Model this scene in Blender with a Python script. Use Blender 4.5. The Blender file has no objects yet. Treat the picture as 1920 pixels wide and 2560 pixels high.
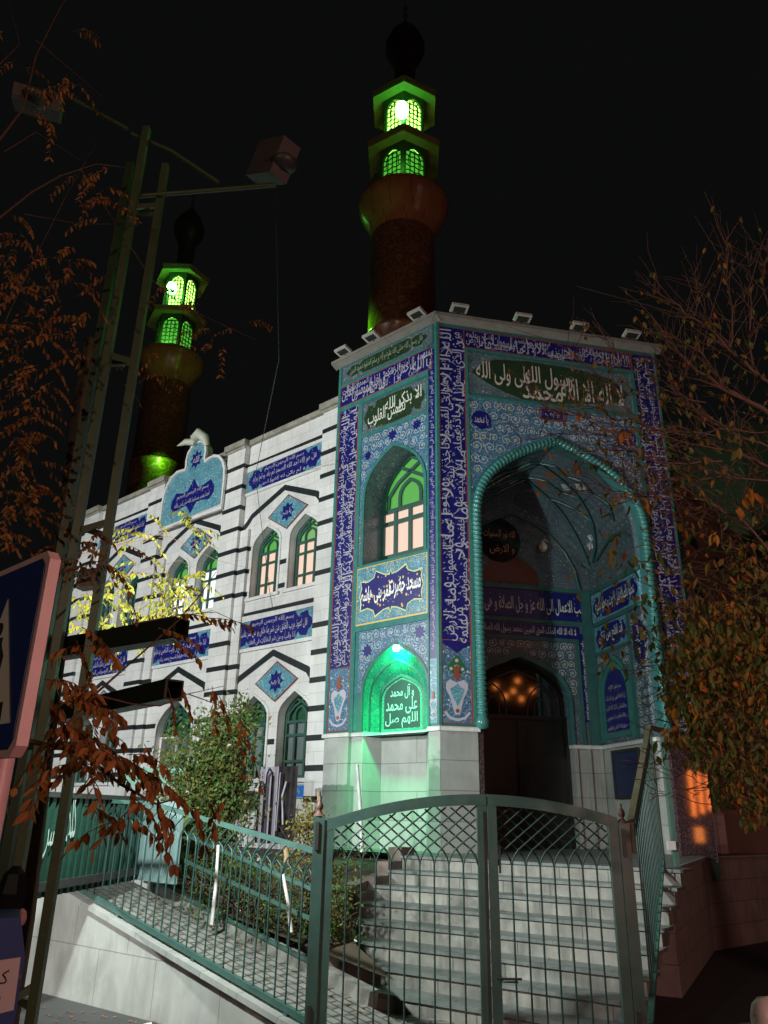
import bpy, math, random, unicodedata
from math import sin, cos, pi, radians
from mathutils import Vector, Matrix, geometry
random.seed(7)
SC = bpy.context.scene
COL = SC.collection
# ---------------------------------------------------------------- camera
FPX = 1934.0; PITCH = radians(21.37); ROLL = radians(1.1); EYE = 1.9
FWD = Vector((0, cos(PITCH), sin(PITCH))); R0 = Vector((1, 0, 0)); U0 = R0.cross(FWD)
RIGHT = R0*cos(ROLL)+U0*sin(ROLL); UP = U0*cos(ROLL)-R0*sin(ROLL)
CAMP = Vector((0, 0, EYE))
cd = bpy.data.cameras.new("camera"); cam = bpy.data.objects.new("camera", cd); COL.objects.link(cam)
cd.sensor_fit = 'HORIZONTAL'; cd.sensor_width = 36.0; cd.lens = 36.0*FPX/1920.0
cd.clip_start = 0.05; cd.clip_end = 900
M = Matrix((RIGHT, UP, -FWD)).transposed().to_4x4(); M.translation = CAMP
cam.matrix_world = M; SC.camera = cam
# ---------------------------------------------------------------- night sky
W = bpy.data.worlds.new("World"); SC.world = W; W.use_nodes = True
nt = W.node_tree; bg = nt.nodes['Background']
bg.inputs[0].default_value = (0.75, 0.80, 0.78, 1); bg.inputs[1].default_value = 0.0042
SC.view_settings.view_transform = 'Standard'; SC.view_settings.look = 'None'
SC.view_settings.exposure = 0.0; SC.view_settings.gamma = 1.0
SC.cycles.max_bounces = 6; SC.cycles.diffuse_bounces = 3; SC.cycles.glossy_bounces = 3
SC.cycles.transmission_bounces = 2; SC.cycles.sample_clamp_indirect = 4.0
SC.cycles.use_denoising = True
# ---------------------------------------------------------------- lights of the place and an added fill lamp
def lamp(name, kind, loc, target, power, color, size=0.25, spot=None, blend=0.5):
    l = bpy.data.lights.new(name, kind); o = bpy.data.objects.new(name, l); COL.objects.link(o)
    l.energy = power; l.color = color
    if kind == 'AREA': l.size = size
    else: l.shadow_soft_size = size
    if kind == 'SPOT': l.spot_size = radians(spot); l.spot_blend = blend
    o.location = loc
    if target is not None:
        o.rotation_euler = (Vector(target)-Vector(loc)).to_track_quat('-Z', 'Y').to_euler()
    return o
LAMP_A = (-15.0, 6.5, 7.0)                      # cool street lamp far left, lights the white wing
LA = lamp("street_lamp_light", 'SPOT', LAMP_A, (-4.9, 17.0, 3.0), 9400, (0.97, 1.0, 0.97), 0.16, 86, 0.5)
FLOOD_M = (-2.42, 6.45, 3.70)                   # floodlight on the mast, aimed at the portal
LM = lamp("mast_floodlight_light", 'SPOT', FLOOD_M, (-0.4, 13.2, 2.6), 1650, (0.88, 1.0, 0.95), 0.10, 142, 0.6)
LAMP_B = (4.6, -1.6, 3.4)                       # pink shop light near the viewer, right
LB = lamp("shop_light", 'SPOT', LAMP_B, (0.0, 8.0, 2.6), 950, (1.0, 0.52, 0.44), 0.25, 130, 0.6)
L_FILL = lamp('street_lamp_light', 'SPOT', (-6.5, -6.0, 6.0), (-2.0, 6.0, 3.0), 620, (1.0, 0.74, 0.52), 0.15, 110, 0.6)  # unseen fill lamp, added to lift the sign face, leaves and mast
LAMP_C = (9.0, 2.0, 8.0)                        # orange street lamp, right
LC = lamp("street_lamp_light", 'SPOT', LAMP_C, (-1.5, 20.0, 21.5), 150, (1.0, 0.30, 0.06), 0.2, 44, 0.7)
LN = lamp("niche_floodlight_light", 'SPOT', (0.0, 13.0, 4.6), (0.33, 13.9, 2.2), 900, (0.0, 1.0, 0.30), 0.14, 62, 0.9)
LN2 = lamp("niche_floodlight_light", 'POINT', (0.2, 13.4, 4.45), None, 34, (0.0, 1.0, 0.30), 0.03)
LG1 = lamp("minaret_uplight", 'POINT', (-.93, 18.80, 15.1), None, 95, (0.09, 1.0, 0.02), 0.05)
LG2 = lamp("minaret_uplight", 'POINT', (-8.60, 26.92, 14.4), None, 110, (0.10, 1.0, 0.02), 0.05)

# ---------------------------------------------------------------- geometry helpers
def ray(x, y): return FWD+RIGHT*((x-960)/FPX)-UP*((y-1280)/FPX)
def at(x, y, Y):
    d = ray(x, y); return CAMP+d*(Y/d.y)
def atz(x, y, z):
    d = ray(x, y); return CAMP+d*((z-EYE)/d.z)
class Fr:
    """vertical frame: u along the wall, d out of the wall, z up; s = +1 when u runs to the viewer's right"""
    def __init__(s, o, ang, out, sg):
        s.o = Vector((o[0], o[1], 0)); s.a = Vector((cos(radians(ang)), sin(radians(ang)), 0))
        n = Vector((-s.a.y, s.a.x, 0)); s.n = n*out; s.s = sg
    def p(s, u, d, z): return s.o+s.a*u+s.n*d+Vector((0, 0, z))
A0 = (0.97, 12.87)
T = Fr(A0, 138.0, 1, -1)                       # tower's left face and the long facade
F = Fr(A0, 11.9, -1, 1)                        # portal front
_o = F.p(4.05, 0, 0); SW = Fr((_o.x, _o.y), 101.9, 1, -1)     # right wall inside the porch (u = depth)
_o = F.p(0.70, 0, 0); SL = Fr((_o.x, _o.y), 101.9, -1, 1)     # left wall inside the porch
RW = Fr((-2.55, 9.06), 143.0, -1, -1)          # ramp wall (u up the ramp)
RW.n = -Vector((-RW.a.y, RW.a.x, 0)) if Vector((-RW.a.y, RW.a.x, 0)).dot(Vector((0, 1, 0))) > 0 else Vector((-RW.a.y, RW.a.x, 0))
ST = Fr((1.51, 11.16), 146.0, 1, -1)           # stairs
GT = Fr((-0.51, 7.5), 0.0, -1, 1)              # gate

class MB:
    def __init__(s): s.v = []; s.f = []; s.m = []; s.uv = []; s.sm = []
    def face(s, vs, uv=None, m=0, sm=False):
        i = len(s.v); s.v += [tuple(v) for v in vs]; s.f.append(tuple(range(i, i+len(vs)))); s.m.append(m); s.sm.append(sm)
        s.uv += list(uv) if uv else [(v[0]+v[1], v[2]) for v in vs]
    def box(s, fr, u0, u1, d0, d1, z0, z1, m=0):
        if u0 > u1: u0, u1 = u1, u0
        P = fr.p
        s.face([P(u0, d1, z0), P(u1, d1, z0), P(u1, d1, z1), P(u0, d1, z1)], [(u0, z0), (u1, z0), (u1, z1), (u0, z1)], m)
        s.face([P(u1, d0, z0), P(u0, d0, z0), P(u0, d0, z1), P(u1, d0, z1)], [(u1, z0), (u0, z0), (u0, z1), (u1, z1)], m)
        for u in (u0, u1):
            s.face([P(u, d0, z0), P(u, d1, z0), P(u, d1, z1), P(u, d0, z1)], [(d0, z0), (d1, z0), (d1, z1), (d0, z1)], m)
        for z in (z0, z1):
            s.face([P(u0, d0, z), P(u1, d0, z), P(u1, d1, z), P(u0, d1, z)], [(u0, d0), (u1, d0), (u1, d1), (u0, d1)], m)
        return s
    def prism(s, fr, loops, d0, d1, m=0, back=False, side=None, msides=None):
        if not isinstance(loops[0], list): loops = [loops]
        flat = [q for l in loops for q in l]
        tris = geometry.tessellate_polygon([[Vector((q[0], q[1], 0)) for q in l] for l in loops])
        for d in ((d0, d1) if back else (d1,)):
            b = len(s.v); s.v += [tuple(fr.p(q[0], d, q[1])) for q in flat]
            for t in tris:
                s.f.append(tuple(b+i for i in t)); s.m.append(m); s.sm.append(False); s.uv += [flat[i] for i in t]
        for l in loops:
            L = 0
            for i in range(len(l)):
                a, c = l[i], l[(i+1) % len(l)]; e = math.hypot(a[0]-c[0], a[1]-c[1])
                s.face([fr.p(a[0], d0, a[1]), fr.p(c[0], d0, c[1]), fr.p(c[0], d1, c[1]), fr.p(a[0], d1, a[1])],
                       [(L, d0), (L+e, d0), (L+e, d1), (L, d1)], m if msides is None else msides); L += e
        return s
    def band(s, fr, A, B, d0, d1, m=0):
        """ring or strip between two point lists of equal length"""
        n = len(A)
        for i in range(n-1):
            a, b, c, e = A[i], A[i+1], B[i+1], B[i]
            s.face([fr.p(a[0], d1, a[1]), fr.p(b[0], d1, b[1]), fr.p(c[0], d1, c[1]), fr.p(e[0], d1, e[1])], [a, b, c, e], m)
            for x, y in ((a, b), (e, c)):
                s.face([fr.p(x[0], d0, x[1]), fr.p(y[0], d0, y[1]), fr.p(y[0], d1, y[1]), fr.p(x[0], d1, x[1])], None, m)
        for k in (0, n-1):
            x, y = A[k], B[k]
            s.face([fr.p(x[0], d0, x[1]), fr.p(y[0], d0, y[1]), fr.p(y[0], d1, y[1]), fr.p(x[0], d1, x[1])], None, m)
        return s
    def line(s, fr, pts, w, d0, d1, m=0):
        A, B = [], []
        for i, q in enumerate(pts):
            a = pts[max(0, i-1)]; b = pts[min(len(pts)-1, i+1)]
            t = Vector((b[0]-a[0], b[1]-a[1])); t.normalize(); n = Vector((-t.y, t.x))
            k = 1.0
            if 0 < i < len(pts)-1:
                t2 = Vector((q[0]-a[0], q[1]-a[1])).normalized(); k = 1/max(0.5, abs(n.dot(Vector((-t2.y, t2.x)))))
            A.append((q[0]+n.x*w/2*k, q[1]+n.y*w/2*k)); B.append((q[0]-n.x*w/2*k, q[1]-n.y*w/2*k))
        return s.band(fr, A, B, d0, d1, m)
    def tube(s, pts, r, n=6, m=0, sm=True, cap=True, rfun=None):
        pts = [Vector(p) for p in pts]; rings = []; t0 = None; L = 0
        for i, p in enumerate(pts):
            a = pts[max(0, i-1)]; b = pts[min(len(pts)-1, i+1)]; t = (b-a).normalized()
            if i: L += (p-pts[i-1]).length
            if t0 is None:
                x = t.cross(Vector((0, 0, 1)))
                if x.length < .05: x = t.cross(Vector((0, 1, 0)))
                x.normalize()
            else:
                x = (x-t*x.dot(t)).normalized()
            t0 = t; y = t.cross(x); rr = r[i] if isinstance(r, (list, tuple)) else r
            row = []
            for k in range(n):
                th = 2*pi*k/n; q = rr*(rfun(L, th) if rfun else 1.0)
                row.append(p+x*cos(th)*q+y*sin(th)*q)
            rings.append((row, L))
        b = len(s.v)
        for row, L in rings: s.v += [tuple(q) for q in row]
        for i in range(len(rings)-1):
            for k in range(n):
                k2 = (k+1) % n
                s.f.append((b+i*n+k, b+i*n+k2, b+(i+1)*n+k2, b+(i+1)*n+k)); s.m.append(m); s.sm.append(sm)
                s.uv += [(k/n, rings[i][1]), ((k+1)/n, rings[i][1]), ((k+1)/n, rings[i+1][1]), (k/n, rings[i+1][1])]
        if cap:
            s.face(rings[0][0], None, m); s.face(rings[-1][0], None, m)
        return s
    def bar(s, a, b, w, h=None, m=0, upv=(0, 0, 1)):
        a = Vector(a); b = Vector(b); t = (b-a).normalized(); h = h or w
        x = t.cross(Vector(upv))
        if x.length < .05: x = t.cross(Vector((0, 1, 0)))
        x.normalize(); y = x.cross(t)
        A = [a+x*i*w/2+y*j*h/2 for i, j in ((-1, -1), (1, -1), (1, 1), (-1, 1))]; B = [q+(b-a) for q in A]; L = (b-a).length
        for i in range(4):
            j = (i+1) % 4; s.face([A[i], A[j], B[j], B[i]], [(0, 0), (w, 0), (w, L), (0, L)], m)
        s.face(A, None, m); s.face(B, None, m)
        return s
    def lathe(s, c, prof, n=16, m=0, sm=True, rot=0.0):
        """prof: (radius, z) list around the vertical axis at c"""
        b = len(s.v); c = Vector(c)
        for r, z in prof:
            for k in range(n):
                th = 2*pi*k/n+rot; s.v.append((c.x+r*cos(th), c.y+r*sin(th), c.z+z))
        for i in range(len(prof)-1):
            for k in range(n):
                k2 = (k+1) % n
                s.f.append((b+i*n+k, b+i*n+k2, b+(i+1)*n+k2, b+(i+1)*n+k)); s.m.append(m); s.sm.append(sm)
                R = max(prof[i][0], .05)*2*pi/n
                s.uv += [(k*R, prof[i][1]), ((k+1)*R, prof[i][1]), ((k+1)*R, prof[i+1][1]), (k*R, prof[i+1][1])]
        return s
    def loft(s, A, B, m=0, sm=False):
        L = 0
        for i in range(len(A)-1):
            e = (Vector(A[i+1])-Vector(A[i])).length; w = (Vector(A[i])-Vector(B[i])).length
            s.face([A[i], A[i+1], B[i+1], B[i]], [(L, 0), (L+e, 0), (L+e, w), (L, w)], m, sm); L += e
        return s
    def build(s, name, mats, parent=None, **props):
        me = bpy.data.meshes.new(name)
        off = parent_loc(parent)
        me.from_pydata([(v[0]-off.x, v[1]-off.y, v[2]-off.z) for v in s.v], [], s.f)
        if not isinstance(mats, (list, tuple)): mats = [mats]
        for k in mats: me.materials.append(k)
        me.polygons.foreach_set('material_index', s.m); me.polygons.foreach_set('use_smooth', s.sm)
        uvl = me.uv_layers.new(name='UVMap'); flat = []
        for q in s.uv: flat += [q[0], q[1]]
        uvl.data.foreach_set('uv', flat); me.update()
        o = bpy.data.objects.new(name, me); COL.objects.link(o)
        if parent is not None: o.parent = parent
        for k, v in props.items(): o[k] = v
        return o
def parent_loc(p):
    v = Vector((0, 0, 0))
    while p is not None: v += Vector(p.location); p = p.parent
    return v
def thing(name, label, cat, loc, group=None):
    o = bpy.data.objects.new(name, None); COL.objects.link(o); o.location = loc; o.empty_display_size = .2
    o['label'] = label; o['category'] = cat
    if group: o['group'] = group
    return o
def tag(o, label, cat, group=None):
    o['label'] = label; o['category'] = cat
    if group: o['group'] = group
    return o
def arch(c, hw, z0, zs, za, n=8, k1=0.55, k2=(0.55, 0.80)):
    h = za-zs; R = []
    P = [(hw, zs), (hw, zs+k1*h), (k2[0]*hw, zs+k2[1]*h), (0, za)]
    for i in range(n+1):
        t = i/n; a = (1-t)**3; b = 3*t*(1-t)**2; e = 3*t*t*(1-t); g = t**3
        R.append((a*P[0][0]+b*P[1][0]+e*P[2][0]+g*P[3][0], a*P[0][1]+b*P[1][1]+e*P[2][1]+g*P[3][1]))
    left = [(c-x, z) for x, z in R]; right = [(c+x, z) for x, z in reversed(R[:-1])]
    return [(c-hw, z0)]+left+right+[(c+hw, z0)]

# ---------------------------------------------------------------- materials
def mat(name, col=(.5, .5, .5), rough=.6, spec=.5, metal=0., emit=None, estr=0.):
    m = bpy.data.materials.new(name); m.use_nodes = True; b = m.node_tree.nodes['Principled BSDF']
    b.inputs['Base Color'].default_value = (*col, 1); b.inputs['Roughness'].default_value = rough
    b.inputs['Metallic'].default_value = metal; b.inputs['Specular IOR Level'].default_value = spec
    if emit: b.inputs['Emission Color'].default_value = (*emit, 1); b.inputs['Emission Strength'].default_value = estr
    return m
class N:
    def __init__(s, m): s.t = m.node_tree; s.b = s.t.nodes['Principled BSDF']
    def add(s, typ, **kw):
        n = s.t.nodes.new(typ)
        for k, v in kw.items(): setattr(n, k, v)
        return n
    def link(s, a, b): s.t.links.new(a, b)
    def uv(s, scale=(1, 1, 1)):
        u = s.add('ShaderNodeUVMap'); mp = s.add('ShaderNodeMapping'); mp.inputs['Scale'].default_value = scale
        s.link(u.outputs[0], mp.inputs[0]); return mp.outputs[0]
    def geo(s, scale=(1, 1, 1)):
        u = s.add('ShaderNodeTexCoord'); mp = s.add('ShaderNodeMapping'); mp.inputs['Scale'].default_value = scale
        s.link(u.outputs['Object'], mp.inputs[0]); return mp.outputs[0]
    def noise(s, vec, sc, det=3., rough=.55, dist=0.):
        n = s.add('ShaderNodeTexNoise'); n.inputs['Scale'].default_value = sc; n.inputs['Detail'].default_value = det
        n.inputs['Roughness'].default_value = rough; n.inputs['Distortion'].default_value = dist; s.link(vec, n.inputs['Vector']); return n.outputs['Fac']
    def ramp(s, fac, stops, interp='LINEAR'):
        r = s.add('ShaderNodeValToRGB'); r.color_ramp.interpolation = interp; cr = r.color_ramp
        while len(cr.elements) < len(stops): cr.elements.new(.5)
        for e, (p, c) in zip(cr.elements, stops): e.position = p; e.color = (*c, 1) if len(c) == 3 else c
        s.link(fac, r.inputs[0]); return r.outputs[0]
    def mix(s, fac, a, b, mode='MIX'):
        n = s.add('ShaderNodeMix', data_type='RGBA', blend_type=mode)
        for i, v in ((0, fac), (6, a), (7, b)):
            if isinstance(v, (int, float)): n.inputs[i].default_value = v
            elif isinstance(v, tuple): n.inputs[i].default_value = (*v, 1)
            else: s.link(v, n.inputs[i])
        return n.outputs[2]
    def math(s, op, a, b=0.):
        n = s.add('ShaderNodeMath', operation=op)
        for i, v in ((0, a), (1, b)):
            if isinstance(v, (int, float)): n.inputs[i].default_value = v
            else: s.link(v, n.inputs[i])
        return n.outputs[0]
    def bump(s, h, st=.3, dist=.01):
        b = s.add('ShaderNodeBump'); b.inputs['Strength'].default_value = st; b.inputs['Distance'].default_value = dist
        s.link(h, b.inputs['Height']); s.link(b.outputs[0], s.b.inputs['Normal'])
    def color(s, c): s.link(c, s.b.inputs['Base Color'])
BK = (0, 0, 0); WH = (1, 1, 1)
def stone(name, base, dark, joint=None, bw=.6, bh=.27, rough=.45, nsc=3., js=.006, streak=.0):
    m = mat(name, base, rough, .4); n = N(m)
    v = n.uv(); g = n.geo()
    f = n.noise(g, nsc, 6., .6, .6)
    c = n.mix(n.ramp(f, [(.35, BK), (.72, WH)]), dark, base)
    f2 = n.noise(g, nsc*.23, 3.); c = n.mix(n.math('MULTIPLY', n.ramp(f2, [(.4, BK), (.7, WH)]), .35), c, tuple(x*.72 for x in dark))
    if streak:
        gs = n.geo((3.2, 3.2, .5)); f3 = n.noise(gs, 1.5, 5., .62)
        c = n.mix(n.math('MULTIPLY', n.ramp(f3, [(.45, BK), (.75, WH)]), streak), c, tuple(x*.33 for x in dark))
    if joint:
        b = n.add('ShaderNodeTexBrick'); n.link(v, b.inputs['Vector']); b.inputs['Scale'].default_value = 1.0
        b.inputs['Brick Width'].default_value = bw; b.inputs['Row Height'].default_value = bh; b.inputs['Mortar Size'].default_value = js
        b.inputs['Mortar Smooth'].default_value = .1; b.inputs['Color1'].default_value = (1, 1, 1, 1); b.inputs['Color2'].default_value = (.90, .91, .93, 1)
        b.inputs['Mortar'].default_value = (*joint, 1)
        c = n.mix(1., c, b.outputs['Color'], 'MULTIPLY')
        n.bump(b.outputs['Fac'], -.25, .004)
    n.color(c); return m
def floral(name, base, cols, sc=9., rough=.28, lines=(.02, .03, .15), grid=.20, light=(.55, .62, .62)):
    """arabesque tilework: curling vines, flowers and leaves over a ground colour, tile joints"""
    m = mat(name, base, rough, .6); n = N(m); v = n.uv()
    wn = n.add('ShaderNodeTexNoise'); wn.inputs['Scale'].default_value = sc*.55; n.link(v, wn.inputs['Vector'])
    warp = n.mix(.16/sc*4, v, wn.outputs['Color'])
    # curling vines
    vo = n.add('ShaderNodeTexVoronoi', feature='F1'); vo.inputs['Scale'].default_value = sc*.55; n.link(warp, vo.inputs['Vector'])
    rings = n.math('FRACT', n.math('MULTIPLY', vo.outputs['Distance'], 3.3))
    ring = n.ramp(rings, [(.0, WH), (.16, WH), (.22, BK), (1., BK)])
    c = n.mix(n.math('MULTIPLY', n.ramp(n.noise(v, sc*.3, 2.), [(.4, BK), (.65, WH)]), .5), base, tuple(x*.55 for x in base))
    c = n.mix(n.math('MULTIPLY', ring, .35), c, light)
    r2 = n.ramp(rings, [(.20, BK), (.24, WH), (.31, WH), (.34, BK)])
    c = n.mix(n.math('MULTIPLY', r2, .5), c, lines)
    # flowers
    v2 = n.add('ShaderNodeTexVoronoi', feature='F1'); v2.inputs['Scale'].default_value = sc; n.link(v, v2.inputs['Vector'])
    hue = n.add('ShaderNodeSeparateColor'); n.link(v2.outputs['Color'], hue.inputs[0])
    fc = n.ramp(hue.outputs[0], [(i/len(cols), q) for i, q in enumerate(cols)], 'CONSTANT')
    c = n.mix(n.ramp(v2.outputs['Distance'], [(.17, WH), (.22, BK)]), c, fc)
    c = n.mix(n.ramp(v2.outputs['Distance'], [(.05, WH), (.08, BK)]), c, lines)
    v3 = n.add('ShaderNodeTexVoronoi', feature='F1'); v3.inputs['Scale'].default_value = sc*2.3; n.link(v, v3.inputs['Vector'])
    s3 = n.add('ShaderNodeSeparateColor'); n.link(v3.outputs['Color'], s3.inputs[0])
    lf = n.math('MULTIPLY', n.ramp(v3.outputs['Distance'], [(.25, WH), (.3, BK)]), n.ramp(s3.outputs[1], [(.5, BK), (.55, WH)]))
    c = n.mix(n.math('MULTIPLY', lf, .55), c, lines)
    b = n.add('ShaderNodeTexBrick'); n.link(v, b.inputs['Vector']); b.offset = 0.; b.inputs['Scale'].default_value = 1.
    b.inputs['Brick Width'].default_value = grid; b.inputs['Row Height'].default_value = grid; b.inputs['Mortar Size'].default_value = .0025
    b.inputs['Color1'].default_value = (1, 1, 1, 1); b.inputs['Color2'].default_value = (.86, .88, .9, 1); b.inputs['Mortar'].default_value = (.45, .45, .45, 1)
    c = n.mix(1., c, b.outputs['Color'], 'MULTIPLY'); n.color(c); n.bump(b.outputs['Fac'], -.2, .003)
    return m
def paint(name, col, col2, rough=.4, sc=6., chips=None, amt=.6):
    m = mat(name, col, rough, .5); n = N(m); g = n.geo()
    c = n.mix(n.math('MULTIPLY', n.ramp(n.noise(g, sc, 6., .65), [(.4, BK), (.68, WH)]), amt), col, col2)
    if chips: c = n.mix(n.ramp(n.noise(g, sc*3.5, 4., .6), [(.66, BK), (.69, WH)]), c, chips)
    n.color(c); n.bump(n.noise(g, sc*8, 3.), .12, .002); return m
MARB = stone('white_stone', (.70, .70, .685), (.60, .60, .585), (.62, .61, .60), .56, .27, .42, 2.2, .004, .22)
MARB2 = stone('dado_marble', (.43, .44, .42), (.31, .33, .31), (.42, .42, .42), 2.3, .455, .34, 1.6, .006, .25)
STEPM = stone('step_marble', (.31, .30, .265), (.19, .185, .165), (.4, .4, .4), .62, 5., .4, 4., .006, .9)
TREAD = stone('tread_marble', (.20, .215, .205), (.11, .12, .115), (.5, .5, .5), .9, 5., .45, 5., .005, .3)
RAMPM = stone('ramp_wall_marble', (.43, .43, .40), (.31, .31, .29), (.55, .54, .52), .95, .52, .42, 2.4, .005, .42)
COPE = stone('coping_stone', (.34, .32, .27), (.2, .19, .16), None, rough=.7, nsc=5.)
BAND = stone('black_band_stone', (.022, .027, .030), (.012, .016, .018), None, rough=.35, nsc=5.)
TURQ = paint('turquoise_trim', (.035, .125, .12), (.022, .08, .08), .3, 5.)
TURQL = paint('turquoise_rope_glaze', (.045, .185, .17), (.025, .11, .105), .2, 9.)
FLOB = floral('light_blue_floral_tile', (.06, .16, .26), [(.6, .6, .58), (.03, .04, .22), (.5, .33, .07), (.42, .55, .6), (.05, .12, .4), (.55, .6, .62), (.3, .1, .06)], 12.)
FLOT = floral('turquoise_floral_tile', (.09, .28, .35), [(.6, .62, .58), (.5, .42, .1), (.05, .12, .35), (.2, .5, .55), (.45, .6, .62)], 11., lines=(.03, .12, .3))
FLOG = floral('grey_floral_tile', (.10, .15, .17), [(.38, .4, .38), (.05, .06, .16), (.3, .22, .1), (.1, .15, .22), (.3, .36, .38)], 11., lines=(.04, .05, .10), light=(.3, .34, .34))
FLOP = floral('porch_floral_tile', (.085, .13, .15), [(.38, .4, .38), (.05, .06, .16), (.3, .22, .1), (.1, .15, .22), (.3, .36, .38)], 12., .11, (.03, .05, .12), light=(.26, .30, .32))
NAVY = floral('navy_inscription_tile', (.010, .012, .150), [(.012, .015, .17), (.012, .015, .17), (.35, .36, .42), (.012, .015, .17), (.01, .03, .22)], 17., lines=(.010, .012, .12), light=(.014, .02, .19), grid=.12)
GRNT = floral('dark_green_cartouche_tile', (.018, .045, .020), [(.02, .05, .02), (.35, .24, .05), (.02, .05, .02), (.22, .05, .03), (.1, .2, .08)], 13., lines=(.01, .025, .012), light=(.05, .09, .04))
LETT = mat('white_lettering_glaze', (.40, .385, .45), .25)
NICHET = floral('niche_tile_with_green_light', (.03, .28, .20), [(.2, .5, .3), (.3, .3, .05), (.02, .12, .12), (.1, .4, .3)], 9., .25, (.01, .10, .08), light=(.12, .42, .3))  # the floodlight's green is mixed into this tile's own colours
LETG = mat('pale_lettering_glaze', (.60, .64, .56), .3)
YEL = mat('yellow_glaze', (.62, .42, .08), .35); REDG = mat('red_brown_glaze', (.22, .05, .035), .35)
DGREEN = mat('dark_green_glaze', (.02, .10, .035), .35)
GRAN = mat('brown_granite', (.07, .042, .047), .045, .6); _n = N(GRAN); _g = _n.geo()
_n.color(_n.mix(_n.ramp(_n.noise(_g, 34., 4.), [(.45, BK), (.7, WH)]), (.045, .026, .03), (.15, .10, .11)))
FRAME = paint('window_frame_green', (.018, .075, .055), (.012, .045, .035), .4)
GATE = paint('gate_green_paint', (.045, .098, .084), (.026, .058, .050), .38, 5., (.09, .05, .035), .7)
RAILG = paint('railing_green_paint', (.05, .13, .105), (.025, .07, .06), .45, 7., (.10, .07, .04))
RAILB = paint('worn_handrail', (.15, .14, .09), (.06, .06, .035), .5, 10., (.10, .06, .03))
MASTM = paint('mast_green_paint', (.045, .070, .030), (.025, .038, .018), .45, 5., (.10, .08, .05))
BEAMM = paint('dark_beam_paint', (.012, .020, .012), (.008, .010, .007), .4, 8., (.06, .02, .015))
METAL = paint('dark_metal', (.03, .03, .03), (.015, .015, .015), .5)
DOORM = paint('dark_door_wood', (.006, .010, .008), (.003, .005, .004), .3, 5.)
def glow(name, col, st, base=(.03, .03, .03)): return mat(name, base, .35, .5, 0, col, st)
PWARM = glow('lit_pane_warm', (1., .72, .56), .92); PWHITE = glow('lit_pane_white', (.96, .96, 1.0), 1.3)
PPEACH = glow('lit_pane_peach', (1., .50, .28), .85); PG_W = glow('lantern_glass_bright', (.42, 1., .14), 4.0); PG_D = glow('lantern_glass_dim', (.10, .60, .05), .8)
PGREEN = glow('lit_pane_green', (.13, .66, .08), .60); PGREENL = glow('lit_pane_pale_green', (.28, .68, .18), .62)
PGREY = mat('frosted_pane', (.12, .155, .155), .3); PDARKG = paint('dark_green_pane', (.010, .055, .022), (.02, .10, .045), .3, 14.)
LAMPG = glow('green_lamp', (.10, 1., .12), 42.); LAMPN = glow('niche_lamp_lens', (.45, 1., .75), 30.)
ASPH = paint('asphalt', (.050, .050, .048), (.030, .030, .030), .8, 3.)
PAVE = stone('ramp_paving', (.27, .26, .23), (.18, .175, .16), (.3, .3, .28), .22, .11, .7, 6., .012)
SOIL = paint('garden_soil', (.07, .05, .03), (.03, .022, .014), .95, 8.)
BARK = paint('bark', (.07, .05, .035), (.03, .02, .015), .9, 9.)
TWIG = mat('twig', (.10, .045, .03), .8)
def leafm(name, a, b, tr=.35):
    m = mat(name, a, .55, .3); n = N(m)
    oi = n.add('ShaderNodeNewGeometry')
    c = n.ramp(oi.outputs['Random Per Island'], [(0., a), (.5, tuple((x+y)/2 for x, y in zip(a, b))), (1., b)]); n.color(c)
    t = n.add('ShaderNodeBsdfTranslucent'); n.link(c, t.inputs[0]); mx = n.add('ShaderNodeMixShader'); mx.inputs[0].default_value = tr
    n.link(n.b.outputs[0], mx.inputs[1]); n.link(t.outputs[0], mx.inputs[2])
    n.link(mx.outputs[0], n.t.nodes['Material Output'].inputs[0]); return m
LBROWN = leafm('rust_brown_leaf', (.22, .075, .025), (.44, .20, .06)); LYEL = leafm('yellow_leaf', (.24, .185, .014), (.16, .18, .026))
LGRN = leafm('green_leaf', (.045, .11, .025), (.13, .19, .05)); LMIX = leafm('autumn_green_leaf', (.13, .16, .04), (.24, .15, .04))
LORG = leafm('orange_leaf', (.42, .12, .03), (.38, .24, .04)); FLOW = mat('pink_white_flower', (.6, .5, .5), .6)

# ---------------------------------------------------------------- Arabic lettering
FORMS = {}
for cp in list(range(0xFB50, 0xFC00))+list(range(0xFE70, 0xFEFF)):
    dd = unicodedata.decomposition(chr(cp))
    if dd.startswith('<'):
        tg, *r = dd.split(); k = {'<initial>': 'i', '<medial>': 'm', '<final>': 'f', '<isolated>': 'x'}.get(tg)
        if k: FORMS.setdefault(tuple(int(x, 16) for x in r), {})[k] = chr(cp)
def shape(s):
    s = s.replace('\u0644\u0627', '\u0001'); out = []
    f = lambda c: FORMS.get((0x644, 0x627)) if c == '\u0001' else FORMS.get((ord(c),))
    for i, c in enumerate(s):
        g = f(c)
        if not g: out.append(c); continue
        pv = f(s[i-1]) if i else None; nx = f(s[i+1]) if i+1 < len(s) else None
        cp = bool(pv and 'm' in pv) and 'f' in g; cn = bool(nx and 'f' in nx) and 'm' in g
        out.append(g.get('m' if cp and cn else 'f' if cp else 'i' if cn else 'x', c))
    return ''.join(reversed(out))
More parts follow.
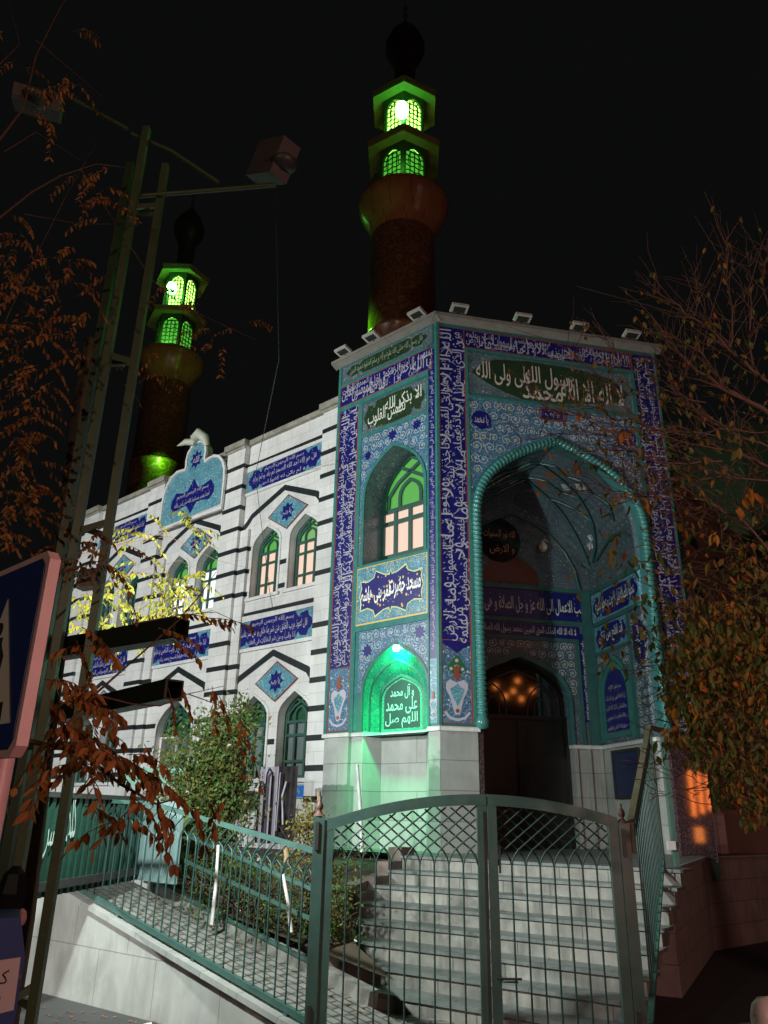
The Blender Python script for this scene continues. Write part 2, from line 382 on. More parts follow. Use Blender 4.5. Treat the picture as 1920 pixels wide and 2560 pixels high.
def lettering(lines, parent, m, name='lettering'):
    """lines: (frame, text, uc, zc, width, height, rot, d, weight). Each text is fitted to its box on its frame."""
    mb = MB()
    for fr, s, uc, zc, w, h, rot, d, wt in lines:
        cu = bpy.data.curves.new('t', 'FONT'); cu.body = shape(s) if any(ord(c) > 0x600 for c in s) else s
        cu.resolution_u = 2; cu.offset = wt*.45
        o = bpy.data.objects.new('t', cu); COL.objects.link(o); bpy.context.view_layer.update()
        me = bpy.data.meshes.new_from_object(o.evaluated_get(bpy.context.evaluated_depsgraph_get()))
        bpy.data.objects.remove(o); bpy.data.curves.remove(cu)
        if not me.vertices: continue
        xs = [v.co.x for v in me.vertices]; ys = [v.co.y for v in me.vertices]
        x0, x1, y0, y1 = min(xs), max(xs), min(ys), max(ys); cr, sr = cos(rot), sin(rot); b = len(mb.v)
        for v in me.vertices:
            x = ((v.co.x-x0)/(x1-x0)-.5)*w; y = ((v.co.y-y0)/(y1-y0)-.5)*h
            X = x*cr-y*sr; Y = x*sr+y*cr
            mb.v.append(tuple(fr.p(uc+fr.s*X, d, zc+Y)))
        for p in me.polygons:
            mb.f.append(tuple(b+i for i in p.vertices)); mb.m.append(0); mb.sm.append(False); mb.uv += [(0, 0)]*len(p.vertices)
        bpy.data.meshes.remove(me)
    return mb.build(name, m, parent)
V1 = 'بسم الله الرحمن الرحیم قد افلح المؤمنون الذین هم فی صلاتهم خاشعون و الذین هم عن اللغو معرضون'
V2 = 'یا ایها الذین آمنوا اذا نودی للصلاة من یوم الجمعة فاسعوا الی ذکر الله و ذروا البیع ذلکم خیر لکم'
V3 = 'الله لا اله الا هو الحی القیوم لا تاخذه سنة و لا نوم له ما فی السموات و ما فی الارض'
V4 = 'من ذا الذی یشفع عنده الا باذنه یعلم ما بین ایدیهم و ما خلفهم و لا یحیطون بشیء من علمه'
BISM = 'بسم الله الرحمن الرحیم'
def woven(fr, s, uc, zc, w, h, rot, d, seed, small=False):
    """words of one verse, each its own size and height in the band, overlapping the way monumental script does"""
    r = random.Random(seed); ws = s.split(); tot = sum(len(x)+.6 for x in ws); out = []; x = w/2
    for i, t in enumerate(ws):
        L = (len(t)+.6)/tot*w; xc = x-L/2; x -= L
        hh = h*(r.uniform(.58, .95) if not small else r.uniform(.3, .5)); oy = r.uniform(-1, 1)*(h-hh)/2 if not small else r.choice((-1, 1))*h*r.uniform(.22, .33)
        X = xc*cos(rot)-oy*sin(rot); Y = xc*sin(rot)+oy*cos(rot)
        out.append((fr, t, uc+fr.s*X, zc+Y, L*(1.12 if len(t) > 1 else .7), hh, rot+r.uniform(-.05, .05), d+.0004*(i % 3), .004))
    return out
SCRW = mat('pale_scroll_glaze', (.36, .44, .46), .25); SCRN = mat('navy_leaf_glaze', (.012, .02, .14), .25); SCRY = mat('yellow_flower_glaze', (.46, .32, .06), .3)
def inside(poly, x, z):
    c = False; j = len(poly)-1
    for i in range(len(poly)):
        (xi, zi), (xj, zj) = poly[i], poly[j]
        if (zi > z) != (zj > z) and x < (xj-xi)*(z-zi)/(zj-zi)+xi: c = not c
        j = i
    return c
def arabesque(fr, poly, parent, step=.20, d=.004, avoid=(), cream=None):
    """drawn vine scrolls with leaves and flowers filling a tile field"""
    W_, Nv, Y_ = MB(), MB(), MB(); ra = random.Random(len(poly)*7+int(step*100)); xs = [q[0] for q in poly]; zs_ = [q[1] for q in poly]; nx = max(1, round((max(xs)-min(xs))/step)); nz = max(1, round((max(zs_)-min(zs_))/step))
    sx = (max(xs)-min(xs))/nx; sz = (max(zs_)-min(zs_))/nz; w = step*.068
    for i in range(nx):
        for j in range(nz):
            cx = min(xs)+sx*(i+.5+(.25 if j % 2 else -.25)*(.9 if 0 < i < nx-1 else 0)+ra.uniform(-.08, .08)); cz = min(zs_)+sz*(j+.5)+sz*ra.uniform(-.08, .08); h = 1 if (i+j) % 2 else -1; R = step*ra.uniform(.38, .56); ph = ra.uniform(0, 6.28); pts = []
            for k in range(15):
                a = k/14*2*pi*1.35; r_ = R*(1-.78*k/14); pts.append((cx+h*r_*cos(a+ph), cz+r_*sin(a+ph)))
            if not all(inside(poly, *q) and not any(inside(v, *q) for v in avoid) for q in pts): continue
            W_.line(fr, pts, w, d-.001, d+.002)
            for k in range(1, 13, 2):
                x, z = pts[k]; t = math.atan2(z-cz, x-cx)+.5*h; l = step*.13
                Nv.face([fr.p(x, d+.003, z), fr.p(x+cos(t+.5)*l*.7, d+.003, z+sin(t+.5)*l*.7), fr.p(x+cos(t)*l*1.3, d+.003, z+sin(t)*l*1.3), fr.p(x+cos(t-.5)*l*.7, d+.003, z+sin(t-.5)*l*.7)])
            (Y_ if (i*3+j) % 3 == 0 else W_).prism(fr, [(cx+(step*.13 if k % 2 else step*.075)*cos(k*pi/5), cz+(step*.13 if k % 2 else step*.075)*sin(k*pi/5)) for k in range(10)], d+.002, d+.004)
    for m_, mt, nm in ((W_, cream or SCRW, 'vine_scrolls'), (Nv, SCRN, 'navy_leaves'), (Y_, SCRY, 'yellow_flowers')):
        if m_.f: m_.build(nm, mt, parent)
def dashes(mb_, fr, u0, u1, z0, z1, n, rot, d, seed):
    """small vowel marks strewn between the letters"""
    r = random.Random(seed)
    for _ in range(n):
        u = r.uniform(u0, u1); z = r.uniform(z0, z1); a = rot+r.choice((.6, .6, .8, -.5)); L = r.uniform(.018, .035)
        mb_.line(fr, [(u-cos(a)*L, z-sin(a)*L), (u+cos(a)*L, z+sin(a)*L)], .011, d-.001, d)
# ================================================================ MOSQUE
mosque = thing('mosque', 'two-storey mosque with white black-banded stone wing and tall blue tiled entrance portal', 'mosque', (A0[0], A0[1], 0))
BANDS = [9.70, 9.16, 8.62, 8.08, 7.54, 7.0, 6.46, 5.92, 5.38, 4.84, 4.30, 3.76, 3.22, 2.68, 2.14]
BH = .054
bays = [3.30, 6.72, 10.18]                      # right edge of each bay
PIL = [(2.66, 3.30), (6.02, 6.70), (9.45, 10.15), (12.90, 13.58)]
# --- wing wall with its window openings
holes = []; wins = []
for b, u0 in enumerate(bays):
    c = u0+1.19
    for k in (-.63, .63):
        holes.append(arch(c+k, .46, 6.34, 7.50, 7.96, 6, .45, (.62, .62))); wins.append((c+k, .46, 6.34, 7.50, 7.96, 'up', b, k))
        if b != 1: holes.append(arch(c+k, .46, 2.52, 3.70, 4.17, 6, .45, (.62, .62))); wins.append((c+k, .46, 2.52, 3.70, 4.17, 'low', b, k))
    if b == 1: holes.append(arch(7.95, .70, 2.40, 3.60, 4.32, 6, .45, (.62, .62))); wins.append((7.95, .70, 2.40, 3.60, 4.32, 'big', b, 0))
mb = MB()
mb.prism(T, [[(2.60, 0), (14.55, 0), (14.55, 10.24), (2.60, 10.24)]]+holes, -.66, -.30)
mb.box(T, 14.55, 14.75, -7.5, -.30, 0, 10.24)
for a, b in PIL:
    mb.box(T, a, b, -.30, -.15, 0, 10.24)
for u0 in bays:                                  # the half-depth step beside each pilaster
    mb.box(T, u0+2.42, u0+2.74, -.30, -.225, 0, 8.02)
mb.box(T, 13.58, 14.55, -.30, -.22, 0, 10.24)
# black bands (pattern of the cladding): second material slot
def bandbox(a, b, d, z): mb.box(T, a, b, -.31, d, z-BH, z+BH, 1)
for z in BANDS:
    if abs(z-5.92) < .01: continue
    for a, b in PIL: bandbox(a-.004, b+.004, -.146, z)
    bandbox(13.584, 14.56, -.216, z)
    for b, u0 in enumerate(bays):
        if 2.0 < z < 8.0: bandbox(u0+2.416, u0+2.744, -.221, z) if not (4.9 < z < 5.5) else None
        if abs(z-9.70) < .01: bandbox(u0, u0+2.72, -.296, z)
        c = u0+1.19
        if 6.3 < z < 7.9 or 2.3 < z < 4.2:
            if b == 1 and z < 5:
                bandbox(u0+2.0, u0+2.42, -.296, z); bandbox(u0, u0+.46, -.296, z); continue
            bandbox(u0, u0+.10, -.296, z)
            if z < 7.4 and not (3.7 < z < 4.2): bandbox(c-.165, c+.165, -.296, z)
            bandbox(c+1.09, u0+2.42, -.296, z)
for u0 in bays: bandbox(u0, u0+2.72, -.292, 5.965) ; 
# chevrons over the windows
for u0 in bays:
    c = u0+1.31
    for top, kn, end in ((8.78, 8.34, 8.10), (5.02, 4.56, 4.32)):
        mb.line(T, [(c-1.30, end-.04), (c-1.22, end+.08), (c-1.08, kn), (c, top), (c+1.10, kn), (c+1.24, end+.10), (c+1.42, end-.03)], .128, -.31, -.285, 1)
mb.build('wing_wall', [MARB, BAND], mosque)
mb = MB()
mb.box(T, 2.60, 14.75, -.70, -.20, 10.24, 10.36)
for a, b in PIL: mb.box(T, a-.06, b+.06, -.19, -.06, 10.22, 10.37)
for a, b in PIL: mb.box(T, a-.02, b+.02, -.149, -.12, 10.16, 10.22)
mb.build('parapet_coping', COPE, mosque)
# --- windows of the wing
def grow(p, c, k, zc): return [(c+(u-c)*k, zc+(z-zc)*k) for u, z in p]
def window(fr, c, hw, z0, zs, za, kind, dd, tracery, tall=None, trim=True):
    fm = MB(); w = arch(c, hw, z0, zs, za, 6, .45, (.62, .62)) if tracery != 'portal' else arch(c, hw, z0, zs, za, 8)
    n = len(w)
    inner = [(c+(u-c)*(1-.075/hw), max(z0+.06, z-(.06 if z > zs else 0))) for u, z in w]
    fm.band(fr, w+[w[0]], inner+[inner[0]], dd-.03, dd+.03)
    t = .026 if hw < .6 else .042
    zt = zs-.10
    fm.box(fr, c-hw, c+hw, dd-.02, dd+.028, zt-t, zt+t)
    xs = (-.33, .33) if hw < .6 else (-.5, 0, .5)
    for x in xs: fm.box(fr, c+x*hw-t, c+x*hw+t, dd-.018, dd+.024, z0+.05, zt)
    H = zt-z0
    for k in ((.30, .76) if tracery != 'portal' else (.20, .78)):
        z = z0+H*k; fm.box(fr, c-hw+.04, c+hw-.04, dd-.017, dd+.022, z-t, z+t)
    h = za-zs+.10
    # gothic tracery: a small central arch and two crossing arcs
    sm = arch(c, hw*.36, zt, zt+h*.22, zt+h*.52, 4)
    fm.line(fr, sm, t*1.7, dd-.016, dd+.026)
    for s in (-1, 1):
        fm.line(fr, [(c+s*hw*.78, zt), (c+s*hw*.74, zt+h*.28), (c+s*hw*.42, zt+h*.52), (c-s*hw*.30, zt+h*.80)], t*1.7, dd-.015, dd+.029)
    o = fm.build('window', FRAME, mosque)
    lowp, upp = kind
    pm = MB(); pm.box(fr, c-hw, c+hw, dd-.05, dd-.03, z0, zt); pm.build('pane', lowp, o)
    pm = MB(); up = [(c-hw, zt)]+[q for q in w[1:-1] if q[1] > zt]+[(c+hw, zt)]
    pm.prism(fr, up, dd-.05, dd-.03); pm.build('pane', upp, o)
    if trim:
        tm = MB(); o1 = [(c+(u-c)*(1+.055/hw), z+(.05 if z > zs-.05 else 0)) for u, z in w]
        fd = -.30
        tm.band(fr, o1, w, fd-.02, fd+.022)
        tm.box(fr, c-hw-.10, c+hw+.10, fd-.06, fd+.05, z0-.07, z0)
        tm.build('sill_and_surround', MARB, o)
    return o
for c, hw, z0, zs, za, kd, b, k in wins:
    if kd == 'up': kind = (PWARM, PGREENL if k > 0 else PGREENL) if b == 0 else (PWHITE, PGREEN) if (b == 1) else (PGREY, PDARKG)
    else: kind = (PGREY, PDARKG)
    if kd == 'up' and b == 0: kind = (PWARM, PGREEN if k > 0 else PGREENL)
    o = window(T, c, hw, z0, zs, za, kind, -.50, 'w')
    if kd == 'big':
        m2 = MB(); m2.line(T, [(c+.02, 2.44), (c+.02, 3.48), (c+.66, 3.48), (c+.66, 2.44)], .05, -.47, -.42)
        m2.build('white_sash', MARB, o); m2 = MB(); m2.box(T, c+.05, c+.64, -.455, -.44, 2.44, 3.46); m2.build('sash_pane', mat('grey_sash_glass', (.09, .095, .085), .35), o)
# --- inscription panels of the wing
def cartouche(c, z, hw, hh):
    P = [(1, 0), (.955, .32), (.90, .42), (.86, .80), (.70, .70), (.66, .45), (.56, .92), (0, .97)]
    q = [(c-hw*x, z+hh*y) for x, y in reversed(P)]; r = [(c+hw*x, z+hh*y) for x, y in P[:-1]]
    up = q+[]  # left half top going from centre... build full loop clockwise
    loop = [(c+hw*x, z+hh*y) for x, y in P]+[(c-hw*x, z+hh*y) for x, y in reversed(P[:-1])]
    loop += [(c-hw*x, z-hh*y) for x, y in P[1:]]+[(c+hw*x, z-hh*y) for x, y in reversed(P[1:-1])]
    return loop
ILINES = {(0, 1): [BISM, 'قل هو الله احد الله الصمد لم یلد و لم یولد', 'و لم یکن له کفوا احد'],
          (0, 0): [BISM, 'قل اعوذ برب الفلق من شر ما خلق و من شر غاسق', 'اذا وقب و من شر النفاثات فی العقد'],
          (1, 0): [BISM, 'اذا جاء نصر الله و الفتح و رایت الناس یدخلون', 'فی دین الله افواجا فسبح بحمد ربک'],
          (2, 0): [BISM, 'قل اعوذ برب الناس ملک الناس اله الناس', 'من شر الوسواس الخناس'],
          (2, 1): [BISM, 'انا اعطیناک الکوثر فصل لربک و انحر', 'ان شانئک هو الابتر']}
for b, u0 in enumerate(bays):
    for fl, (z0, z1) in enumerate(((5.17, 5.87), (8.94, 9.60))):
        if (b, fl) == (1, 1): continue
        a, e = u0+.07, u0+2.72; c = (a+e)/2; zc = (z0+z1)/2
        mb = MB(); mb.box(T, a, e, -.30, -.285, z0, z1); o = mb.build('inscription_panel', FLOT, mosque)
        mb = MB(); mb.line(T, [(a, z0), (e, z0), (e, z1), (a, z1), (a, z0)], .075, -.30, -.262); mb.build('stone_border', MARB, o)
        mb = MB(); mb.prism(T, cartouche(c, zc, (e-a)*.475, (z1-z0)*.47), -.286, -.280); mb.build('navy_cartouche', NAVY, o)
        l3 = ILINES[(b, fl)]; H = z1-z0
        lettering([(T, l3[0], c, zc+H*.27, 1.35, H*.22, 0, -.276, .008), (T, l3[1], c, zc, 2.2, H*.30, 0, -.276, .008), (T, l3[2], c, zc-H*.29, 1.5, H*.22, 0, -.276, .008)], o, LETT)
# --- diamond plaques between the windows
def star(c, z, r1, r2, n=8): return [(c+(r1 if i % 2 == 0 else r2)*sin(pi*i/n), z+(r1 if i % 2 == 0 else r2)*cos(pi*i/n)) for i in range(2*n)]
for b, u0 in enumerate(bays):
    for z in (8.15, 4.41):
        if b == 1 and z < 5: continue
        c = u0+1.15
        mb = MB(); mb.prism(T, [(c+.63, z), (c, z+.385), (c-.63, z), (c, z-.385)], -.30, -.275)
        o = mb.build('diamond_plaque', FLOT, mosque)
        mb = MB(); q = [(c+.645, z), (c, z+.40), (c-.645, z), (c, z-.40), (c+.645, z)]; mb.line(T, q, .022, -.29, -.270); mb.build('dark_edge', REDG, o)
        mb = MB(); mb.prism(T, star(c, z, .235, .15), -.276, -.270); mb.build('navy_star', NAVY, o)
        lettering([(T, 'یا علی' if b else 'یا رب', c, z, .27, .16, 0, -.267, .02)], o, LETT)
# --- onion-shaped gable shield of the middle bay
cs = 8.0; R = [(1.33, 8.76), (1.33, 9.55), (1.30, 9.80), (1.20, 10.02), (1.02, 10.20), (.80, 10.28), (.60, 10.27), (.44, 10.24), (.40, 10.34), (.42, 10.52), (.38, 10.70), (.26, 10.84), (.10, 10.93)]
loop = [(cs+x, z) for x, z in R]+[(cs-x, z) for x, z in reversed(R)]
mb = MB(); mb.prism(T, loop, -.30, -.10, msides=1); o = mb.build('gable_shield', [FLOT, COPE], mosque)
mb = MB(); mb.line(T, loop+[loop[0]], .07, -.12, -.06); mb.build('stone_border', MARB, o)
mb = MB(); mb.prism(T, [(cs+x*.95, 9.38+z) for x, z in ((.98, -.10), (.95, .10), (.78, .28), (.45, .20), (.22, .22), (0, .50), (-.22, .22), (-.45, .2), (-.78, .28), (-.95, .1), (-.98, -.1), (-.78, -.26), (-.45, -.2), (-.22, -.2), (0, -.46), (.22, -.2), (.45, -.2), (.78, -.26))], -.10, -.094)
mb.prism(T, star(cs, 10.43, .27, .17), -.10, -.094); mb.build('navy_cartouche', NAVY, o)
lettering([(T, BISM, cs, 9.50, 1.35, .17, 0, -.09, .01), (T, 'انما یعمر مساجد الله من آمن بالله', cs, 9.28, 1.5, .16, 0, -.09, .01), (T, 'الله', cs, 10.43, .26, .2, 0, -.09, .02)], o, LETT)
mb = MB()                                        # curled petal on its tip
pts = [T.p(cs+.12, -.08, 10.88), T.p(cs+.02, .02, 11.02), T.p(cs-.22, .06, 11.04), T.p(cs-.38, -.02, 10.9), T.p(cs-.40, -.10, 10.70)]
mb.tube(pts, [.05, .12, .15, .13, .08], 8); pts = [T.p(cs+.05, -.04, 10.92), T.p(cs+.35, .06, 10.98), T.p(cs+.68, .10, 10.96)]
mb.tube(pts, [.10, .09, .01], 6); mb.build('curled_finial', paint('finial_stone', (.42, .43, .36), (.3, .32, .26), .6), o)

# ================================================================ portal, left (T) face
mb = MB()
WIN = arch(1.06, .76, 6.30, 7.62, 8.62, 8); NIC = arch(.99, .765, 3.25, 3.85, 4.72, 8)
mb.prism(T, [[(0, 3.25)]+[(0.225, 3.25)]+[(q[0], q[1]) for q in NIC[1:-1]]+[(1.755, 3.25), (2.66, 3.25), (2.66, 11.0), (0, 11.0)], WIN], -.30, 0)
mb.prism(F, [(0, 3.25), (.70, 3.25)]+arch(2.375, 1.675, 3.25, 6.95, 8.60, 10)[1:-1]+[(4.05, 3.25), (4.71, 3.25), (4.71, 11.0), (0, 11.0)], -.28, 0)
_q = F.p(4.71, 0, 0); RC = Fr((_q.x, _q.y), 65.0, -1, 1)     # canted right side of the portal
mb.box(RC, 0, 5.0, -.3, 0, 1.0, 11.0)
mb.box(T, 2.44, 2.66, -5.0, -.30, 3.2, 11.0)
mb.build('portal_wall', TURQ, mosque)
mb = MB(); fp = [T.p(2.64, -.02, 0), F.p(0, -.02, 0), F.p(4.70, -.02, 0), RC.p(4.9, -.02, 0), T.p(2.5, -7, 0)]
for z in (10.9, 11.02): mb.face([q+Vector((0, 0, z)) for q in fp])
mb.build('portal_roof', COPE, mosque)
# marble dado
mb = MB(); L0 = .0
mb.box(T, 2.05, 2.66, -.9, 0, 0, 3.18); mb.box(T, 1.75, 2.05, -.9, -.06, 0, 3.18)
bk = [T.p(1.75, -.06, 0), T.p(1.58, -.36, 0), T.p(.58, -.36, 0), T.p(.235, -.02, 0)]
mb.loft([q+Vector((0, 0, 3.18)) for q in bk], bk)
mb.face([T.p(1.75, -.06, 3.18), T.p(1.58, -.36, 3.18), T.p(.58, -.36, 3.18), T.p(.235, -.02, 3.18)])
mb.box(T, 0, .235, -.30, 0, 0, 3.18); mb.box(F, 0.0, .64, -.30, 0, 0, 3.18)
mb.box(T, 2.45, 2.66, -5.0, -.9, 0, 3.2)
mb.build('marble_dado', MARB2, mosque)
mb = MB(); mb.box(F, 4.07, 4.71, -.3, 0, 1.30, 3.24); mb.box(RC, 0, .9, -.3, .01, 1.30, 3.24); mb.build('brown_granite_dado', GRAN, mosque)
mb = MB(); mb.box(F, .64, .74, -.30, -.03, 1.37, 3.20)
mb.build('brown_granite_edge', GRAN, mosque)
mb = MB()                                        # marble ledge on top of the dado
mb.box(T, 2.03, 2.70, -.3, .035, 3.18, 3.25)
a1 = [T.p(1.75, -.02, 0), T.p(1.56, -.33, 0), T.p(.60, -.33, 0), T.p(.25, 0, 0)]; b1 = [T.p(1.76, -.2, 0), T.p(1.6, -.42, 0), T.p(.56, -.42, 0), T.p(.2, -.1, 0)]
for z in (3.18, 3.25): mb.loft([q+Vector((0, 0, z)) for q in a1], [q+Vector((0, 0, z)) for q in b1])
mb.loft([q+Vector((0, 0, 3.25)) for q in a1], [q+Vector((0, 0, 3.18)) for q in a1])
mb.box(T, 1.75, 2.05, -.3, -.02, 3.18, 3.25)
mb.box(T, -.02, .235, -.3, .035, 3.18, 3.25); mb.box(F, 0, .67, -.3, .035, 3.18, 3.25)
mb.build('ledge', MARB, mosque)
# niche: canted vault and back panel
iarc = arch(1.12, .50, 3.25, 3.80, 4.22, 8)
mb = MB(); mid = [((a[0]+b[0])/2+.02, (a[1]+b[1])/2) for a, b in zip(NIC, iarc)]
mb.loft([T.p(q[0], 0, q[1]) for q in NIC], [T.p(q[0], -.16, q[1]) for q in mid]); mb.loft([T.p(q[0], -.16, q[1]) for q in mid], [T.p(q[0], -.36, q[1]) for q in iarc])
o = mb.build('wall_niche', NICHET, mosque)
mb = MB(); mb.line(T, NIC, .05, -.02, .014); mb.line(T, mid, .03, -.18, -.15); mb.line(T, iarc, .045, -.37, -.335); mb.build('niche_moulding', TURQ, o)
mb = MB(); mb.prism(T, iarc, -.40, -.36); nbk = mb.build('niche_back', NICHET, o)
in2 = arch(1.12, .41, 3.31, 3.82, 4.15, 8); mb = MB(); mb.prism(T, in2, -.36, -.354); mb.build('script_panel', mat('navy_panel_with_green_light', (.004, .035, .040), .3), o)  # navy script panel; the green lamplight is put into its colour
lettering([(T, 'و آل محمد', 1.11, 3.93, .54, .25, 0, -.350, .01), (T, 'علی محمد', 1.12, 3.69, .72, .29, 0, -.349, .01), (T, 'اللهم صل', 1.12, 3.44, .74, .26, 0, -.348, .01)], o, LETT)
# T-face tile fields and borders
def panel(name, fr, u0, u1, z0, z1, m, d=.004, border=None, bm=None):
    mb = MB(); mb.box(fr, u0, u1, 0 if d > 0 else d-.01, d, z0, z1); o = mb.build(name, m, mosque)
    if border: b = MB(); b.line(fr, [(u0, z0), (u1, z0), (u1, z1), (u0, z1), (u0, z0)], border, d-.004, d+.008); b.build('border', bm or TURQ, o)
    return o
o = panel('inscription_frieze', T, .10, 2.60, 10.54, 10.98, FLOG, border=.03)
mb = MB(); mb.prism(T, cartouche(1.35, 10.77, 1.12, .17), .004, .009); mb.build('green_cartouche', GRNT, o)
lettering([(T, 'قال رسول الله صلی الله علیه و آله و سلم الصلوة عمود الدین', 1.35, 10.77, 2.0, .24, 0, .013, .01)], o, mat('dim_lettering', (.25, .33, .24), .4))
o = panel('inscription_band', T, .12, 2.60, 9.99, 10.47, NAVY, border=.022, bm=REDG)
lettering(woven(T, V1[:46], 1.34, 10.23, 2.42, .46, 0, .012, 1)+woven(T, V2[:60], 1.34, 10.23, 2.4, .46, 0, .014, 2, True), o, LETT)
o = panel('inscription_band', T, 2.06, 2.60, 4.42, 9.99, NAVY, border=.022, bm=REDG)
lettering(woven(T, V1, 2.43, 7.2, 5.45, .30, pi/2, .012, 3)+woven(T, V2, 2.21, 7.2, 5.45, .30, pi/2, .014, 4), o, LETT)
mb = MB(); dashes(mb, T, 2.08, 2.58, 4.5, 9.9, 190, 0, .011, 4); mb.build('vowel_marks', LETT, o)
o = panel('vase_panel', T, 2.06, 2.60, 3.29, 4.42, FLOB, border=.022, bm=REDG)
def vase(fr, c, z0, k, o):
    mb = MB(); d0, d1 = .004, .010
    mb.prism(fr, [(c+x*k, z0+z*k) for x, z in ((.05, .0), (.13, .30), (.22, .48), (.22, .58), (.14, .66), (.05, .62), (0, .60), (-.05, .62), (-.14, .66), (-.22, .58), (-.22, .48), (-.13, .30), (-.05, 0))], d0, d1)
    mb.line(fr, [(c-.25*k, z0+.05*k), (c-.15*k, z0-.06*k), (c, z0-.10*k), (c+.15*k, z0-.06*k), (c+.25*k, z0+.05*k)], .05*k, d0, d1)
    mb.build('white_vase', LETT, o)
    mb = MB(); mb.prism(fr, [(c+x*k, z0+z*k) for x, z in ((0, .16), (.09, .32), (.14, .48), (.06, .52), (0, .58), (-.06, .52), (-.14, .48), (-.09, .32))], d1, d1+.004); mb.build('vase_pattern', FLOT, o)
    mb = MB(); mb.prism(fr, [(c+x*k, z0+z*k) for x, z in ((0, .64), (.08, .70), (.04, .80), (.07, .88), (0, .94), (-.07, .88), (-.04, .80), (-.08, .70))], d1, d1+.005)
    mb.prism(fr, star(c, z0+.07*k, .045*k, .03*k), d1, d1+.005); mb.build('vase_stopper', REDG, o)
vase(T, 2.33, 3.46, .86, o)
o = panel('inscription_panel', T, .245, 1.95, 9.10, 9.85, FLOG, border=.045)
mb = MB(); mb.prism(T, cartouche(1.10, 9.47, .80, .34), .004, .009); mb.build('green_cartouche', GRNT, o)
lettering([(T, 'الا بذکر الله', .85, 9.55, .95, .36, 0, .014, .02), (T, 'تطمئن القلوب', 1.28, 9.40, 1.0, .38, 0, .017, .02)], o, LETG)
# spandrels round the window and the niche
mb = MB(); mb.prism(T, [[(.245, 7.4), (1.95, 7.4), (1.95, 9.05), (.245, 9.05)]][0:1] if False else [(.245, 7.2)]+[q for q in arch(1.06, .80, 7.2, 7.64, 8.66, 8)[0:-1]]+[(1.86, 7.2), (1.95, 7.2), (1.95, 9.05), (.245, 9.05)], .0, .004)
o = mb.build('floral_spandrel', FLOB, mosque); arabesque(T, [(.26, 7.2), (.26, 9.04), (1.94, 9.04), (1.94, 7.2)], o, .19, avoid=[arch(1.06, .80, 6.2, 7.64, 8.68, 8)])
mb = MB(); mb.line(T, [(q[0], q[1]) for q in arch(1.06, .78, 6.30, 7.62, 8.64, 8)], .06, 0, .03); mb.build('arch_moulding', TURQL, o)
mb = MB(); mb.box(T, 1.86, 1.95, 0, .004, 6.34, 7.2); mb.build('bead_strip', FLOG, o)
for u_, z_, r_ in ((.50, 8.88, .12), (1.12, 8.86, .13), (1.76, 8.6, .11)):
    mb = MB(); mb.prism(T, star(u_, z_, r_, r_*.6), .004, .01); mb.build('navy_medallion', NAVY, o)
mb = MB(); mb.prism(T, [(.245, 3.9)]+arch(.99, .79, 3.9, 3.92, 4.76, 8)[1:-1]+[(1.86, 3.9), (1.86, 5.03), (.245, 5.03)], 0, .004); o = mb.build('floral_spandrel', FLOB, mosque); arabesque(T, [(.26, 3.9), (.26, 5.02), (1.85, 5.02), (1.85, 3.9)], o, .18, avoid=[arch(.99, .80, 3., 3.92, 4.78, 8)])
for u_, z_ in ((.42, 4.84), (1.64, 4.66)):
    mb = MB(); mb.prism(T, star(u_, z_, .13, .08), .004, .01); mb.build('navy_medallion', NAVY, o)
# name panel
o = panel('name_panel', T, .245, 1.95, 5.16, 6.26, FLOT, border=.03, bm=YEL)
P = [(.96, -.02), (.90, .30), (.93, .56), (.70, .50), (.52, .62), (.46, .86), (.20, .66), (.04, .62), (0, .80)]
hw, hh, cz, cc = .80, .50, 5.70, 1.10
loop = [(cc-hw*x, cz+hh*y) for x, y in P]+[(cc+hw*x, cz+hh*y) for x, y in reversed(P[:-1])]+[(cc+hw*x, cz-hh*y*1.02) for x, y in P[1:]]+[(cc-hw*x, cz-hh*y*1.02) for x, y in reversed(P[1:-1])]
arabesque(T, [(.26, 5.18), (.26, 6.24), (1.93, 6.24), (1.93, 5.18)], o, .15, avoid=[loop])
mb = MB(); mb.prism(T, loop, .004, .010); mb.build('navy_cartouche', NAVY, o)
mb = MB(); mb.line(T, loop+[loop[0]], .022, .004, .014); mb.build('cartouche_outline', mat('pale_yellow_glaze', (.5, .55, .25), .35), o)
rr = random.Random(3); mb = MB()
for i in range(46):
    x = rr.uniform(-.72, .72); z = rr.uniform(-.36, .36); s_ = rr.uniform(.012, .028)
    mb.prism(T, [(cc+x, cz+z-s_), (cc+x+s_, cz+z), (cc+x, cz+z+s_*1.4), (cc+x-s_, cz+z)], .010, .0125)
mb.build('yellow_flower_pattern', YEL, o)
lettering([(T, 'مسجد حضرت', cc-.34, cz+.02, .74, .40, 0, .016, .035), (T, 'قمر بنی هاشم', cc+.36, cz-.04, .76, .42, 0, .018, .035)], o, mat('bright_white_lettering', (.82, .82, .80), .3))
o = panel('narrow_inscription_strip', T, .05, .20, 4.35, 10.4, NAVY)
lettering([(T, V3, .125, 8.9, 2.9, .13, pi/2, .009, .0), (T, V4, .125, 5.95, 2.9, .13, pi/2, .009, .0)], o, LETT)
o = panel('floral_strip', T, .05, .20, 3.30, 4.35, FLOT); vase(T, .125, 3.42, .42, o)
